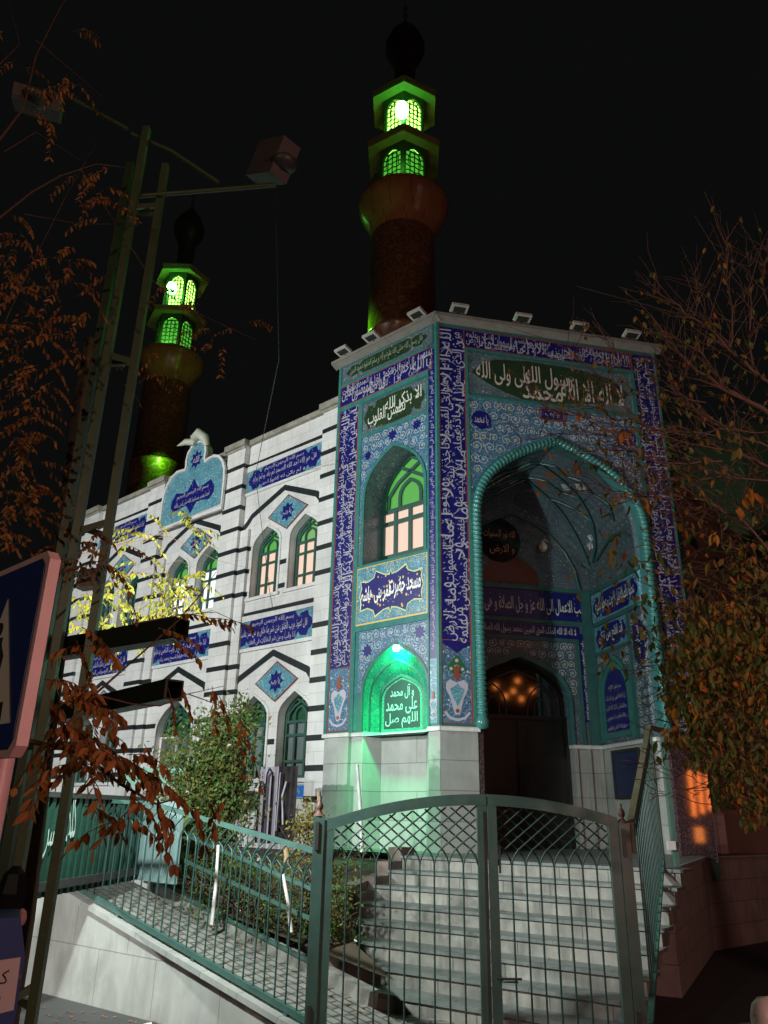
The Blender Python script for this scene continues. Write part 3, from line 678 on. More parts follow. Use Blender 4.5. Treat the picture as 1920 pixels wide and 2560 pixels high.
# bright turquoise arris and edges
mb = MB(); mb.box(T, -.004, .045, -.02, .02, 3.25, 11.0); mb.box(F, -.004, .03, -.02, .0195, 3.25, 11.0)
mb.box(T, 2.61, 2.68, -.02, .02, 3.25, 11.0); mb.box(T, 1.95, 2.05, 0, .016, 3.25, 9.92); mb.box(T, .205, .24, 0, .016, 3.25, 9.92)
for z, h in ((10.50, .05), (9.92, .10), (9.07, .06), (6.28, .05), (5.09, .11)): mb.box(T, .205, 2.60 if z > 9.9 else 1.95, 0, .022, z-h/2, z+h/2)
mb.box(T, 1.87, 1.94, -.03, .001, 3.28, 5.0)
mb.build('turquoise_moulding', TURQL, mosque)
# portal window
o = window(T, 1.06, .74, 6.32, 7.60, 8.58, (PWARM, PGREEN), -.50, 'portal', trim=False)
WREV = MB(); ii = WIN; WREV.loft([T.p(q[0], -.002, q[1]) for q in [(1.06+(q[0]-1.06)*.985, q[1]-.008) for q in ii]], [T.p(q[0], -.56, q[1]) for q in [(1.06+(q[0]-1.06)*.985, q[1]-.008) for q in ii]])
WREV.box(T, .30, 1.82, -.56, .0, 6.24, 6.31); WREV.build('window_reveal', FLOG, mosque)
# ================================================================ portal front (F) face
def fbox(name, u0, u1, z0, z1, m, **k): return panel(name, F, u0, u1, z0, z1, m, **k)
for u0, u1, sd in ((.035, .555, 1), (4.165, 4.68, -1)):
    o = fbox('inscription_band', u0, u1, 4.66, 10.90, NAVY, border=.018, bm=REDG); c = (u0+u1)/2
    mb = MB(); mb.prism(F, [(u0+.01, 4.67), (u0+.03, 4.58), (u0+.15, 4.53), (c, 4.44), (u1-.15, 4.53), (u1-.03, 4.58), (u1-.01, 4.67)], .004, .010); mb.build('scalloped_end', NAVY, o)
    t1, t2 = (V3, V4) if sd > 0 else (V4, V2)
    lettering(woven(F, t1, c-.12*sd, 7.75, 6.15, .29, pi/2*sd, .012, 5+sd)+woven(F, t2, c+.12*sd, 7.72, 6.15, .29, pi/2*sd, .014, 8+sd), o, LETT)
    mb = MB(); dashes(mb, F, u0+.03, u1-.03, 4.75, 10.8, 210, 0, .011, 6+sd); mb.build('vowel_marks', LETT, o)
    o = fbox('vase_panel', u0, u1, 3.30, 4.66, FLOB, border=.018, bm=REDG, d=.0035)
    vase(F, c, 3.44, .86, o)
    mb = MB(); mb.prism(F, [(c+x, 4.18+z) for x, z in ((0, -.13), (.10, -.06), (.17, .0), (.12, .10), (0, .24), (-.12, .10), (-.17, 0), (-.10, -.06))], .004, .009); mb.build('green_palmette', DGREEN, o)
    mb = MB()
    for x, z, r in ((0, .02, .055), (0, .14, .035), (.10, .0, .032), (-.10, .0, .032)): mb.prism(F, star(c+x, 4.18+z, r, r*.75), .009, .013)
    mb.build('white_rosettes', LETT, o)
o = fbox('inscription_band', .56, 4.16, 10.50, 10.90, NAVY, border=.018, bm=REDG)
lettering(woven(F, V3, 2.36, 10.70, 3.5, .38, 0, .012, 11)+woven(F, V4, 2.36, 10.70, 3.5, .38, 0, .014, 12, True), o, LETT)
o = fbox('inscription_panel', .62, 4.10, 9.46, 10.42, FLOG, border=.05)
mb = MB(); mb.prism(F, [(2.34+1.66*x, 9.93+.46*y) for x, y in ((-1, .05), (-.88, .42), (-.72, .80), (-.3, .95), (.2, .92), (.55, .80), (.80, .62), (.93, .25), (1, -.05), (.9, -.5), (.6, -.7), (.3, -.85), (0, -1), (-.38, -.95), (-.6, -.72), (-.8, -.40))], .004, .010); mb.build('green_cartouche', GRNT, o)
lettering([(F, 'لا اله الا الله', 3.22, 9.86, 1.35, .50, 0, .015, .02), (F, 'محمد', 2.15, 9.66, .85, .30, 0, .014, .03), (F, 'رسول الله', 2.30, 10.02, 1.0, .50, 0, .018, .02), (F, 'علی ولی الله', 1.36, 9.98, 1.15, .50, 0, .015, .02)], o, mat('cream_lettering', (.50, .46, .40), .35))
sp = [(.62, 6.9)]+[(q[0], q[1]) for q in arch(2.375, 1.80, 6.9, 6.98, 8.80, 12)[1:-1]]+[(4.12, 6.9), (4.12, 9.38), (.62, 9.38)]
sp = [(.62, 7.02)]+[q for q in arch(2.375, 1.74, 7.02, 7.06, 8.78, 12)[1:-1]]+[(4.12, 7.02), (4.12, 9.38), (.62, 9.38)]
mb = MB(); mb.prism(F, sp, 0, .004); o = mb.build('floral_spandrel', FLOB, mosque); arabesque(F, [(.63, 7.1), (.63, 9.37), (4.11, 9.37), (4.11, 7.1)], o, .22, avoid=[arch(2.375, 1.75, 6., 7.06, 8.82, 12)])
mb = MB(); mb.box(F, 2.10, 2.54, .004, .012, 9.12, 9.33); mb.build('navy_plaque', NAVY, o)
mb = MB(); mb.prism(F, [(.86+x, 8.92+z) for x, z in ((-.17, -.1), (-.2, .05), (-.12, .17), (0, .2), (.12, .17), (.2, .03), (.18, -.14), (0, -.2))], .004, .010); mb.build('navy_medallion', NAVY, o)
mb = MB(); mb.prism(F, [(3.88+x, 8.92+z) for x, z in ((-.17, -.1), (-.2, .05), (-.12, .17), (0, .2), (.12, .17), (.2, .03), (.18, -.14), (0, -.2))], .004, .010); mb.build('navy_medallion', NAVY, o)
mb = MB(); mb.line(F, [(2.06, 9.10), (2.58, 9.10), (2.58, 9.35), (2.06, 9.35), (2.06, 9.10)], .03, .004, .014); mb.build('medallion_border', REDG, o)
lettering([(F, 'وقف', 2.32, 9.225, .3, .13, 0, .016, .01), (F, 'یا محمد', .86, 8.92, .28, .22, 0, .014, .02), (F, 'یا علی', 3.88, 8.92, .28, .22, 0, .014, .02)], o, LETT)
mb = MB(); mb.line(F, [(.595, 3.28), (.595, 10.46), (4.135, 10.46), (4.135, 3.28)], .055, 0, .022); mb.box(F, .58, 4.15, 0, .021, 9.38, 9.43)
mb.line(F, arch(2.375, 1.72, 3.26, 6.98, 8.74, 14), .05, 0, .026); mb.box(F, 4.68, 4.72, -.02, .02, 3.25, 11.0)
mb.build('turquoise_moulding', TURQL, mosque)
# twisted rope column running round the arch
ap = arch(2.375, 1.665, 3.30, 6.98, 8.64, 16); path = []
for i in range(len(ap)-1):
    a, b = ap[i], ap[i+1]; L = math.hypot(a[0]-b[0], a[1]-b[1]); n = max(1, int(L/.017))
    for k in range(n): path.append(F.p(a[0]+(b[0]-a[0])*k/n, .035, a[1]+(b[1]-a[1])*k/n))
mb = MB(); mb.tube(path, .078, 10, rfun=lambda L, th: 1.0+.17*sin(2*pi*L/.085+th))
mb.lathe(F.p(.71, .035, 3.22), [(.05, 0), (.10, .03), (.11, .12), (.085, .2), (.06, .24)], 12); mb.lathe(F.p(4.04, .035, 3.22), [(.05, 0), (.10, .03), (.11, .12), (.085, .2), (.06, .24)], 12)
mb.build('twisted_rope_column', TURQL, mosque)
# cornice
mb = MB()
for fr, a, b in ((T, -.10, 2.80), (F, -.10, 4.85)):
    mb.box(fr, a, b, -.3, .16, 11.06, 11.13)
    pr = [(a, 11.06), (b, 11.06)]
    mb.face([fr.p(a, 0, 10.99), fr.p(b, 0, 10.99), fr.p(b, .15, 11.065), fr.p(a, .15, 11.065)])
mb.build('cornice', paint('cornice_metal', (.20, .19, .17), (.13, .12, .11), .5), mosque)
# floodlights standing on the cornice
def flood(fr, u, tilt, label):
    p = fr.p(u, .06, 11.14); r = thing('floodlight', label, 'floodlight', p, 'floodlights on the portal cornice')
    X, Nn, Z = fr.a, fr.n, Vector((0, 0, 1)); c = p+Z*.13+Nn*.10
    y = (Nn*cos(tilt)-Z*sin(tilt)).normalized(); zz = (Z*cos(tilt)+Nn*sin(tilt)).normalized()
    mb = MB()
    def blk(mb, hx, hy, hz, cc):
        V = [cc+X*sx*hx+y*sy*hy+zz*sz*hz for sx in (-1, 1) for sy in (-1, 1) for sz in (-1, 1)]
        for q in ((0, 1, 3, 2), (4, 5, 7, 6), (0, 1, 5, 4), (2, 3, 7, 6), (0, 2, 6, 4), (1, 3, 7, 5)): mb.face([V[i] for i in q])
    blk(mb, .17, .03, .11, c); mb.build('housing', HOUS, r)
    mb = MB(); blk(mb, .12, .004, .07, c+y*.032); mb.build('lens', LENS, r)
    mb = MB(); mb.bar(p, p+Z*.13+Nn*.05, .03); mb.build('bracket', METAL, r)
HOUS = paint('floodlight_white_paint', (.46, .44, .41), (.33, .31, .29), .45); LENS = mat('dark_lens', (.03, .035, .03), .1)
for fr, u, l in ((T, 2.45, 'white floodlight at the outer left end of the portal cornice'), (T, 1.62, 'white floodlight in the middle of the left cornice'), (T, .38, 'white floodlight on left cornice just before the portal corner'),
                 (F, .42, 'white floodlight on front cornice nearest the portal corner'), (F, 1.75, 'white floodlight on front cornice, second from the corner'), (F, 2.98, 'white floodlight on front cornice, third from the corner'), (F, 4.15, 'white floodlight at the far right of the front cornice, beside the branches')):
    flood(fr, u, 1.35, l)
# ================================================================ porch interior
D = 2.40
mb = MB()
mb.box(SW, .28, D, -.3, 0, 3.25, 6.95); mb.box(SL, .28, D, -.3, 0, 3.25, 6.95)
mb.prism(F, [[(.5, 3.25), (1.33, 3.25), (1.33, 4.05)]+arch(2.36, 1.03, 3.25, 4.05, 4.93, 8)[2:-1]+[(3.39, 3.25), (4.25, 3.25), (4.25, 9.2), (.5, 9.2)]], -D-.25, -D)
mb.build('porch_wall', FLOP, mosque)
va = arch(2.375, 1.675, 6.95, 6.951, 8.60, 16)[1:-1]; N_ = 12
def vpt(q, t, off=0.):
    k = math.sqrt(max(0, 1-(t*.90)**2.6)); w = min(1, max(0, (q[1]-6.95)/.9)); dd = -.27-(D-.27)*t
    return F.p(2.375+(q[0]-2.375)*(1-(1-(.55+.45*k))*w)*(1-off*.5), dd, 6.95+(q[1]-6.95)*(.66+.34*k)-off)
prev = None; mb = MB()
for i in range(N_+1):
    t = i/N_; cur = [vpt(q, t) for q in va]
    if prev: mb.loft(prev, cur, 0, True)
    prev = cur
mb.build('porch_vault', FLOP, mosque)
# ribs laid on the vault surface: s runs round the arch, t into the porch
def P3(u, dep, z): return F.p(u, -dep, z)
VL = [0]
for i in range(len(va)-1): VL.append(VL[-1]+math.hypot(va[i+1][0]-va[i][0], va[i+1][1]-va[i][1]))
def vsurf(s, t, off=.03):
    x = s*VL[-1]; i = max(j for j in range(len(va)-1) if VL[j] <= x+1e-9); f_ = (x-VL[i])/(VL[i+1]-VL[i])
    return vpt((va[i][0]+(va[i+1][0]-va[i][0])*f_, va[i][1]+(va[i+1][1]-va[i][1])*f_), t, off)
def rib(pts, n=6):
    out = []
    for (a, b), (c, e) in zip(pts, pts[1:]):
        for j in range(n): out.append(vsurf(a+(c-a)*j/n, b+(e-b)*j/n))
    return out+[vsurf(*pts[-1])]
G_ = lambda l: [l, [(1-s, t) for s, t in l]]
ribs = []
for l in ([(.985, .93), (.90, .88), (.78, .80), (.64, .70), (.50, .60)], [(.985, .85), (.93, .70), (.84, .56), (.73, .44), (.62, .34), (.50, .26)], [(.985, .78), (.955, .60), (.93, .42), (.94, .24), (.985, .08)],
          [(.84, .56), (.74, .62), (.64, .70)], [(.73, .44), (.66, .52), (.57, .48), (.50, .56)], [(.50, .26), (.56, .20), (.62, .26), (.68, .20), (.75, .26), (.82, .20), (.88, .28)]): ribs += [rib(q) for q in G_(l)]
uu = lambda x, s: 2.36+s*x
for s in (-1, 1): ribs.append([P3(uu(x, s), D-.03, z) for x, z in ((1.45, 6.44), (1.36, 6.9), (1.15, 7.3), (.82, 7.65), (.4, 7.9), (0, 8.05))])
mb = MB()
for r in ribs: mb.tube(r, .028, 6)
mb.build('vault_ribs', TURQ, mosque)
mb = MB()
for r in ribs: mb.tube([q+Vector((.03, -.02, -.035)) for q in r], .009, 4)
mb.build('vault_dark_lines', BAND, mosque)
VC = [mat('vault_ochre_tile', (.22, .09, .04), .2), mat('vault_white_tile', (.40, .44, .44), .2)]
for i, (s_, t_) in enumerate(((.57, .36), (.66, .42), (.43, .36), (.34, .42), (.57, .56), (.43, .56), (.60, .24), (.70, .30))):
    mb = MB(); mb.face([vsurf(s_-.03, t_, .012), vsurf(s_, t_+.07, .012), vsurf(s_+.03, t_, .012), vsurf(s_, t_-.07, .012)]); mb.build('diamond_tile', VC[i % 2], mosque)
mb = MB()
for s in (-1, 1): mb.box(F, 2.36+s*1.55-.10, 2.36+s*1.55+.10, -D, -D+.09, 3.25, 6.42)
mb.box(F, .7, 4.05, -D, -D+.06, 6.36, 6.44); mb.box(F, .7, 4.05, -D, -D+.05, 5.66, 5.74)
mb.box(SW, .3, D-.06, 0, .05, 6.32, 6.40); mb.box(SW, .3, D-.06, 0, .05, 5.62, 5.70); mb.box(SW, .95, D-.1, 0, .04, 5.02, 5.08); mb.box(SW, .88, .95, 0, .035, 3.3, 5.62); mb.box(SW, D-.10, D-.04, 0, .05, 3.3, 5.62)
mb.box(SL, .3, D-.06, 0, .05, 6.32, 6.40); mb.box(SL, .3, D-.06, 0, .05, 5.62, 5.70)
mb.line(F, arch(2.36, 1.06, 3.26, 4.08, 4.98, 8), .09, -D, -D+.06)
mb.line(F, [(1.05, 3.26), (1.05, 5.33), (3.67, 5.33), (3.67, 3.26)], .07, -D, -D+.05)
mb.build('porch_moulding', TURQ, mosque)
mb = MB(); mb.box(F, .72, 4.0, -D+.0, -D+.02, 5.75, 6.35); o = mb.build('inscription_band', NAVY, mosque)
lettering([(F, 'احب الاعمال الی الله عز و جل الصلاة و هی آخر وصایا الانبیاء', 2.33, 6.05, 3.15, .40, 0, -D+.026, .012)], o, LETG)
mb = MB(); mb.box(F, .98, 3.74, -D, -D+.02, 5.36, 5.64); mb.box(F, 3.72, 3.86, -D, -D+.018, 3.7, 5.5); o = mb.build('inscription_band', NAVY, mosque)
lettering([(F, 'لا اله الا الله الملک الحق المبین محمد رسول الله الصادق الوعد الامین', 2.36, 5.50, 2.6, .20, 0, -D+.026, .01), (F, BISM+' انما المؤمنون اخوة', 3.79, 4.55, 1.6, .11, -pi/2, -D+.026, .008)], o, LETG)
mb = MB(); mb.box(SW, .30, D-.05, .0, .006, 3.30, 5.05); o = mb.build('floral_field', FLOP, mosque); arabesque(SW, [(.34, 3.32), (.86, 3.32), (.86, 5.5), (.34, 5.5)], o, .17, .006); arabesque(SW, [(.98, 3.32), (2.28, 3.32), (2.28, 5.0), (.98, 5.0)], o, .17, .006, avoid=[arch(1.62, .64, 3.0, 4.15, 4.95, 8)])
mb = MB(); mb.box(SW, .30, D-.05, .0, .012, 5.71, 6.31); o = mb.build('cartouche_panel', FLOT, mosque)
mb = MB(); mb.prism(SW, cartouche(1.35, 6.01, .92, .27), .012, .018); mb.build('navy_cartouche', NAVY, o)
lettering([(SW, 'عجلوا بالصلاة قبل الفوت و عجلوا بالتوبة', 1.35, 6.02, 1.6, .34, 0, .024, .015)], o, LETG)
mb = MB(); mb.box(SW, .95, D-.10, .0, .012, 5.08, 5.61); o = mb.build('cartouche_panel', FLOT, mosque)
mb = MB(); mb.prism(SW, cartouche(1.62, 5.35, .62, .24), .012, .018); mb.build('navy_cartouche', NAVY, o)
lettering([(SW, 'قد افلح من تزکی', 1.62, 5.35, 1.0, .30, 0, .024, .02)], o, LETG)
mb = MB(); mb.prism(SW, cartouche(.60, 5.0, .20, .42), 0, .018); o = mb.build('navy_cartouche', NAVY, mosque)
lettering([(SW, 'سبحان الله', .60, 5.0, .6, .2, pi/2, .024, .02)], o, LETG)
na = arch(1.62, .60, 3.30, 4.15, 4.90, 8); nb = arch(1.62, .44, 3.48, 4.15, 4.70, 8)
mb = MB(); mb.line(SW, na, .08, 0, .06); mb.line(SW, arch(1.62, .50, 3.40, 4.15, 4.78, 8)+[(1.12, 3.40)], .07, 0, .045); o = mb.build('blind_arch', TURQL, mosque)
mb = MB(); mb.prism(SW, nb, 0, .03); mb.build('navy_panel', NAVY, o)
lettering([(SW, l, 1.62, 4.30-.19*i, .78 if i else .5, .12, 0, .036, .01) for i, l in enumerate(('بسم الله', 'ان الصلاة تنهی عن الفحشاء', 'و المنکر و لذکر الله اکبر', 'و الله یعلم ما تصنعون', 'صدق الله العلی العظیم'))], o, LETT)
mb = MB(); mb.box(F, 1.10, 3.62, -D, -D+.004, 5.02, 5.30); o = mb.build('floral_field', FLOP, mosque); arabesque(F, [(1.10, 4.2), (1.10, 5.30), (3.62, 5.30), (3.62, 4.2)], o, .19, -D+.004, avoid=[arch(2.36, 1.12, 3., 4.08, 5.03, 8)])
# roundel on the back wall, brown mihrab shape
mb = MB(); mb.prism(F, [(2.05+.47*sin(2*pi*i/24), 7.42+.50*cos(2*pi*i/24)) for i in range(24)], -D, -D+.015); o = mb.build('dark_roundel', mat('black_mirror_glaze', (.012, .012, .014), .08), mosque)
lettering([(F, 'الله نور السموات', 2.05, 7.55, .72, .22, 0, -D+.02, .01), (F, 'و الارض', 2.10, 7.22, .55, .24, 0, -D+.02, .01)], o, mat('gold_lettering', (.42, .26, .10), .3))
mb = MB(); mb.prism(F, arch(2.28, .62, 6.50, 6.60, 7.10, 6), -D, -D+.012); mb.build('brown_arch_motif', mat('dull_brown_glaze', (.12, .04, .025), .4), mosque)
mb = MB()
for u, dep, z in ((3.72, 1.55, 6.85),): mb.prism(SW, [(1.3+.22*x, 6.95+.36*y) for x, y in ((0, 1), (.4, .5), (1, .1), (.45, -.2), (.9, -.7), (.2, -.6), (0, -1), (-.2, -.6), (-.9, -.7), (-.45, -.2), (-1, .1), (-.4, .5))], 0, .012)
mb.build('brown_leaf_motif', mat('ochre_glaze', (.20, .12, .04), .4), mosque)
mb = MB(); c_ = F.p(2.98, -D+.14, 7.30); mb.lathe(c_, [(0, -.11), (.06, -.09), (.10, -.03), (.10, .03), (.06, .09), (.03, .11), (.03, .16), (0, .16)], 12); mb.bar(c_+Vector((0, 0, .16)), F.p(2.98, -D, 7.52), .02)
tag(mb.build('globe_lamp', mat('opal_glass', (.45, .45, .38), .3)), 'unlit pale globe lamp on the back wall high inside the portal arch', 'lamp')
# porch dado in stepped marble, door
mb = MB()
mb.box(SL, .28, D, -.3, .0, 1.2, 3.18); mb.box(F, .60, 1.30, -D-.2, -D, 1.2, 3.18); mb.build('porch_marble_dado', MARB2, mosque)
mb = MB(); mb.box(F, 3.42, 4.10, -D-.2, -D, 1.2, 3.18)
for u in (3.42, 3.70, 3.96): mb.box(F, u, u+.07, -D, -D+.07, 1.2, 3.18)
mb.box(SW, .28, D, -.3, .0, 1.2, 3.18); mb.box(SW, 1.95, 2.02, 0, .05, 1.2, 3.18)
mb.build('porch_marble_dado', MARB2, mosque)
mb = MB(); mb.box(F, 3.39, 4.08, -D-.1, -D+.10, 3.18, 3.25); mb.box(F, .6, 1.33, -D-.1, -D+.10, 3.18, 3.25); mb.box(SW, .25, D-.1, -.1, .07, 3.18, 3.25); mb.box(SL, .25, D-.1, -.1, .07, 3.18, 3.25)
mb.build('porch_ledge', MARB, mosque)
mb = MB(); mb.box(F, 1.30, 3.42, -D-.24, -D-.18, 1.37, 3.80)
for u in (1.32, 2.33, 3.34): mb.box(F, u, u+.06, -D-.18, -D-.12, 1.37, 3.80)
mb.box(F, 1.32, 3.40, -D-.18, -D-.12, 3.72, 3.80); mb.box(F, 1.32, 3.40, -D-.18, -D-.12, 1.37, 1.50)
for u in (1.55, 2.55):
    for z in (1.65, 2.45, 3.10): mb.box(F, u, u+.62, -D-.18, -D-.155, z, z+.55)
o = mb.build('entrance_door', DOORM, mosque)
mb = MB(); mb.prism(F, [(1.30, 3.80)]+[q for q in arch(2.36, 1.05, 3.80, 4.05, 4.95, 8)[1:-1]]+[(3.42, 3.80)], -D-.24, -D-.20); mb.build('fanlight', mat('dark_glass', (.01, .012, .01), .05, .9), o)
mb = MB()
for s in (-1, 1):
    for k in (.3, .65): mb.line(F, arch(2.36+s*.5, .42*k, 3.80, 3.95, 3.95+.7*k, 5), .02, -D-.20, -D-.18)
mb.line(F, arch(2.36, .8, 3.8, 4.0, 4.7, 6), .02, -D-.20, -D-.18); mb.build('fanlight_grille', METAL, o)
mb = MB(); mb.bar(F.p(2.34, -D-.10, 2.30), F.p(2.42, -D-.10, 2.50), .010); mb.build('handle', mat('chrome', (.6, .6, .6), .15, .5, 1.), o)
# blue notice board
mb = MB(); mb.box(SW, .95, 1.90, .0, .05, 2.28, 3.10); o = mb.build('notice_board', mat('dark_blue_board', (.008, .022, .075), .35), None)
tag(o, 'dark blue notice board hanging on marble wall right of the mosque door', 'notice board')
mb = MB(); mb.line(SW, [(.95, 2.28), (1.90, 2.28), (1.90, 3.10), (.95, 3.10), (.95, 2.28)], .05, .03, .07); mb.build('board_frame', METAL, o)
# niche floodlight
nf = thing('niche_floodlight', 'small lit green floodlight at the top of the wall niche', 'floodlight', T.p(.93, .02, 4.62))
mb = MB(); mb.lathe(T.p(.93, .03, 4.57), [(.0, 0), (.045, .0), (.055, .04), (.05, .09), (0, .10)], 12); mb.build('lens', LAMPN, nf)
mb = MB(); mb.bar(T.p(.93, -.02, 4.70), T.p(.93, .05, 4.68), .05, .03); mb.build('bracket', METAL, nf)
LN.location = T.p(1.05, .75, 5.0); LN.rotation_euler = (T.p(1.10, -.36, 2.35)-T.p(1.05, .75, 5.0)).to_track_quat('-Z', 'Y').to_euler(); LN2.location = T.p(.95, -.08, 4.45)
# ================================================================ minarets
GOLDT = floral('gold_brown_tile', (.12, .04, .018), [(.17, .06, .025), (.10, .03, .018), (.15, .055, .025)], 5., .22, (.16, .06, .02), .3, (.3, .15, .06))
BULB = stone('ochre_tile', (.34, .14, .05), (.24, .08, .03), (.14, .05, .02), .62, 3.0, .25, 1.2, .008)
EAVE = paint('eave_wood', (.22, .18, .06), (.12, .10, .03), .6, 4.)
LANT = paint('lantern_frame', (.03, .05, .02), (.02, .03, .015), .5, 4.)
DOME = paint('dark_dome', (.03, .022, .015), (.015, .012, .01), .35, 3.)
def minaret(x, y, label, rot, en):
    m = thing('minaret', label, 'minaret', (x, y, 0), 'minarets behind the mosque')
    c = Vector((x, y, 0))
    mb = MB(); mb.lathe(c, [(1.14, 9), (1.14, 12.0), (1.02, 12.05), (1.02, 14.6), (1.045, 14.62), (1.045, 14.70), (1.0, 14.72), (.97, 18.25)], 32); mb.build('shaft', GOLDT, m)
    mb = MB(); mb.lathe(c, [(.97, 18.25), (.99, 18.45), (1.07, 18.7), (1.21, 18.95), (1.34, 19.2), (1.41, 19.42), (1.40, 19.55), (1.33, 19.62), (1.2, 19.6), (1.1, 19.52), (1.1, 19.40), (0, 19.4)], 32); mb.build('balcony_bowl', BULB, m)
    for (R, z0, z1, es, lmp) in ((.84, 19.45, 21.45, 1.30, 0), (.74, 21.75, 23.65, 1.18, 1)):
        nfc = 6; vs = [(x+R*cos(2*pi*k/nfc+rot), y+R*sin(2*pi*k/nfc+rot)) for k in range(nfc)]
        mb = MB(); grm = MB(); pm = MB()
        for k in range(nfc):
            a, b = vs[k], vs[(k+1) % nfc]; ang = math.degrees(math.atan2(b[1]-a[1], b[0]-a[0])); fr = Fr(a, ang, -1, 1); w = math.hypot(b[0]-a[0], b[1]-a[1])
            hole = arch(w/2, w/2-.10, z0+.12, z1-.55, z1-.16, 5)
            mb.prism(fr, [[(0, z0), (w, z0), (w, z1), (0, z1)], hole], -.06, 0)
            n = 4
            for i in range(1, n): u = .10+(w-.2)*i/n; grm.box(fr, u-.018, u+.018, -.05, -.03, z0+.12, z1-.30)
            z = z0+.12; i = 0
            while z < z1-.25:
                dz = .19
                for j in range(n):
                    ua, ub = .10+(w-.2)*j/n, .10+(w-.2)*(j+1)/n
                    grm.line(fr, [(ua, z+(dz*.35 if (i+j) % 2 else 0)), (ub, z+(0 if (i+j) % 2 else dz*.35))], .034, -.05, -.03)
                z += dz; i += 1
            pm.prism(fr, hole, -.075, -.070)
            grm.line(fr, arch(w/2, w/2-.20, z1-.85, z1-.6, z1-.28, 4), .022, -.052, -.03)
        mb.build('lantern_wall', LANT, m); grm.build('window_grille', LANT, m); pm.build('stained_glass', PG_W if lmp else PG_D, m)
        mb = MB(); mb.lathe(c, [(R*.95, z1), (es, z1+.02), (es+.02, z1+.14), (es-.08, z1+.20), (.62 if not lmp else .40, z1+.52 if not lmp else z1+.62)], 6, sm=False, rot=rot); mb.lathe(c, [(es-.02, z1-.10), (es, z1+.0), (es*.9, z1+.005)], 6, sm=False, rot=rot); mb.build('eave_roof', EAVE, m)
    mb = MB(); mb.lathe(c, [(.40, 24.25), (.34, 24.6), (.36, 25.6), (.50, 25.9), (.66, 26.3), (.68, 26.6), (.50, 27.1), (.22, 27.5), (.06, 27.8)], 20); mb.build('dome', DOME, m)
    mb = MB(); mb.lathe(c, [(.04, 27.7), (.04, 28.0), (.10, 28.1), (.04, 28.2), (.03, 28.4), (.09, 28.48), (.02, 28.58), (.01, 28.9)], 10); mb.build('finial', mat('chrome_finial', (.5, .5, .5), .2, .5, 1.), m)
    lo = MB(); lo.lathe(c+Vector((-.10, -.93, 22.3)), [(0, 0), (.17, .06), (.22, .27), (.17, .48), (0, .54)], 12); lo.build('green_lamp', LAMPG, m)
    l1 = lamp('minaret_lamp_light', 'POINT', (x-.15, y-1.0, 22.6), None, 95*en, (.42, 1., .12), .12)
    l2 = lamp('minaret_lamp_light', 'POINT', (x-.1, y-1.1, 20.3), None, 16*en, (.20, 1., .12), .2)
    return m
minaret(.42, 19.0, 'tall brown minaret with brightest green-lit lantern, rising behind the blue portal', radians(-92.5), 1.)
minaret(-9.10, 28.15, 'more distant brown minaret with green lantern, behind the white wing and left branches', radians(-60), 1.)
# ================================================================ ground, steps, ramp
mb = MB(); mb.face([(-150, -60, 0), (150, -60, 0), (150, 200, 0), (-150, 200, 0)], [(-150, -60), (150, -60), (150, 200), (-150, 200)])
mb.build('street', ASPH, kind='structure')
steps = thing('entrance_steps', 'wide marble steps climbing to the mosque door behind the green gate', 'steps', tuple(ST.p(-.5, 0, 0)))
RZ = .171; TD = .33
for k in range(8):
    z = 1.37-RZ*k; mb = MB(); mr = MB(); d1 = TD*k
    ul = 1.40
    mb.box(ST, -2.44, ul+.02, d1-TD-.02 if k else -.45, d1+.03, z-.035, z)
    s = mb.build('tread', TREAD, steps)
    mr.box(ST, -2.40, ul, d1-.3, d1, z-RZ, z-.035); mr.build('riser', STEPM, s)
q1, q2 = atz(1671, 2169, 1.366), atz(1758, 2140, 1.366)
mb = MB(); fl = [ST.p(-2.42, -.40, 0), q1, q2, q2+Vector((2.5, 3.0, 0)), F.p(4.6, -2.5, 0), F.p(.3, -2.5, 0), T.p(.3, -.5, 0), T.p(2.4, -.5, 0), T.p(2.4, .35, 0), ST.p(1.42, -.40, 0)]
fl = [Vector((v.x, v.y, 1.363)) for v in fl]; mb.face(fl, [(v.x, v.y) for v in fl]); mb.build('landing_floor', TREAD, steps)
mb = MB()                                        # right side wall of the terrace
WL = Fr((q1.x, q1.y), math.degrees(math.atan2(q2.y-q1.y, q2.x-q1.x)), -1, 1); wl = (q2-q1).length
mb.box(WL, 0, wl, -.3, 0, 0, 1.30); mb.box(WL, -.02, wl+.05, -.3, .05, 1.30, 1.36)
WR = Fr((q2.x, q2.y), 40, -1, 1); mb.box(WR, 0, 6, -.3, 0, 0, 1.30); mb.box(WR, 0, 6, -.3, .05, 1.30, 1.36)
sw = ST.p(-2.40, 0, 0); mb.build('terrace_wall', stone('pinkish_terrace_marble', (.40, .36, .34), (.30, .25, .24), (.4, .4, .4), .6, .33, .45, 3., .006, .4), steps)
mb = MB()                                        # stepped stone cheek on the garden side
for k in range(8): mb.box(ST, 1.40, 1.62, TD*(k-1), TD*k+.02, 0, 1.37-RZ*k+.10)
mb.build('stepped_side_wall', paint('rough_brown_stone', (.18, .14, .12), (.10, .075, .06), .85, 7.), steps)

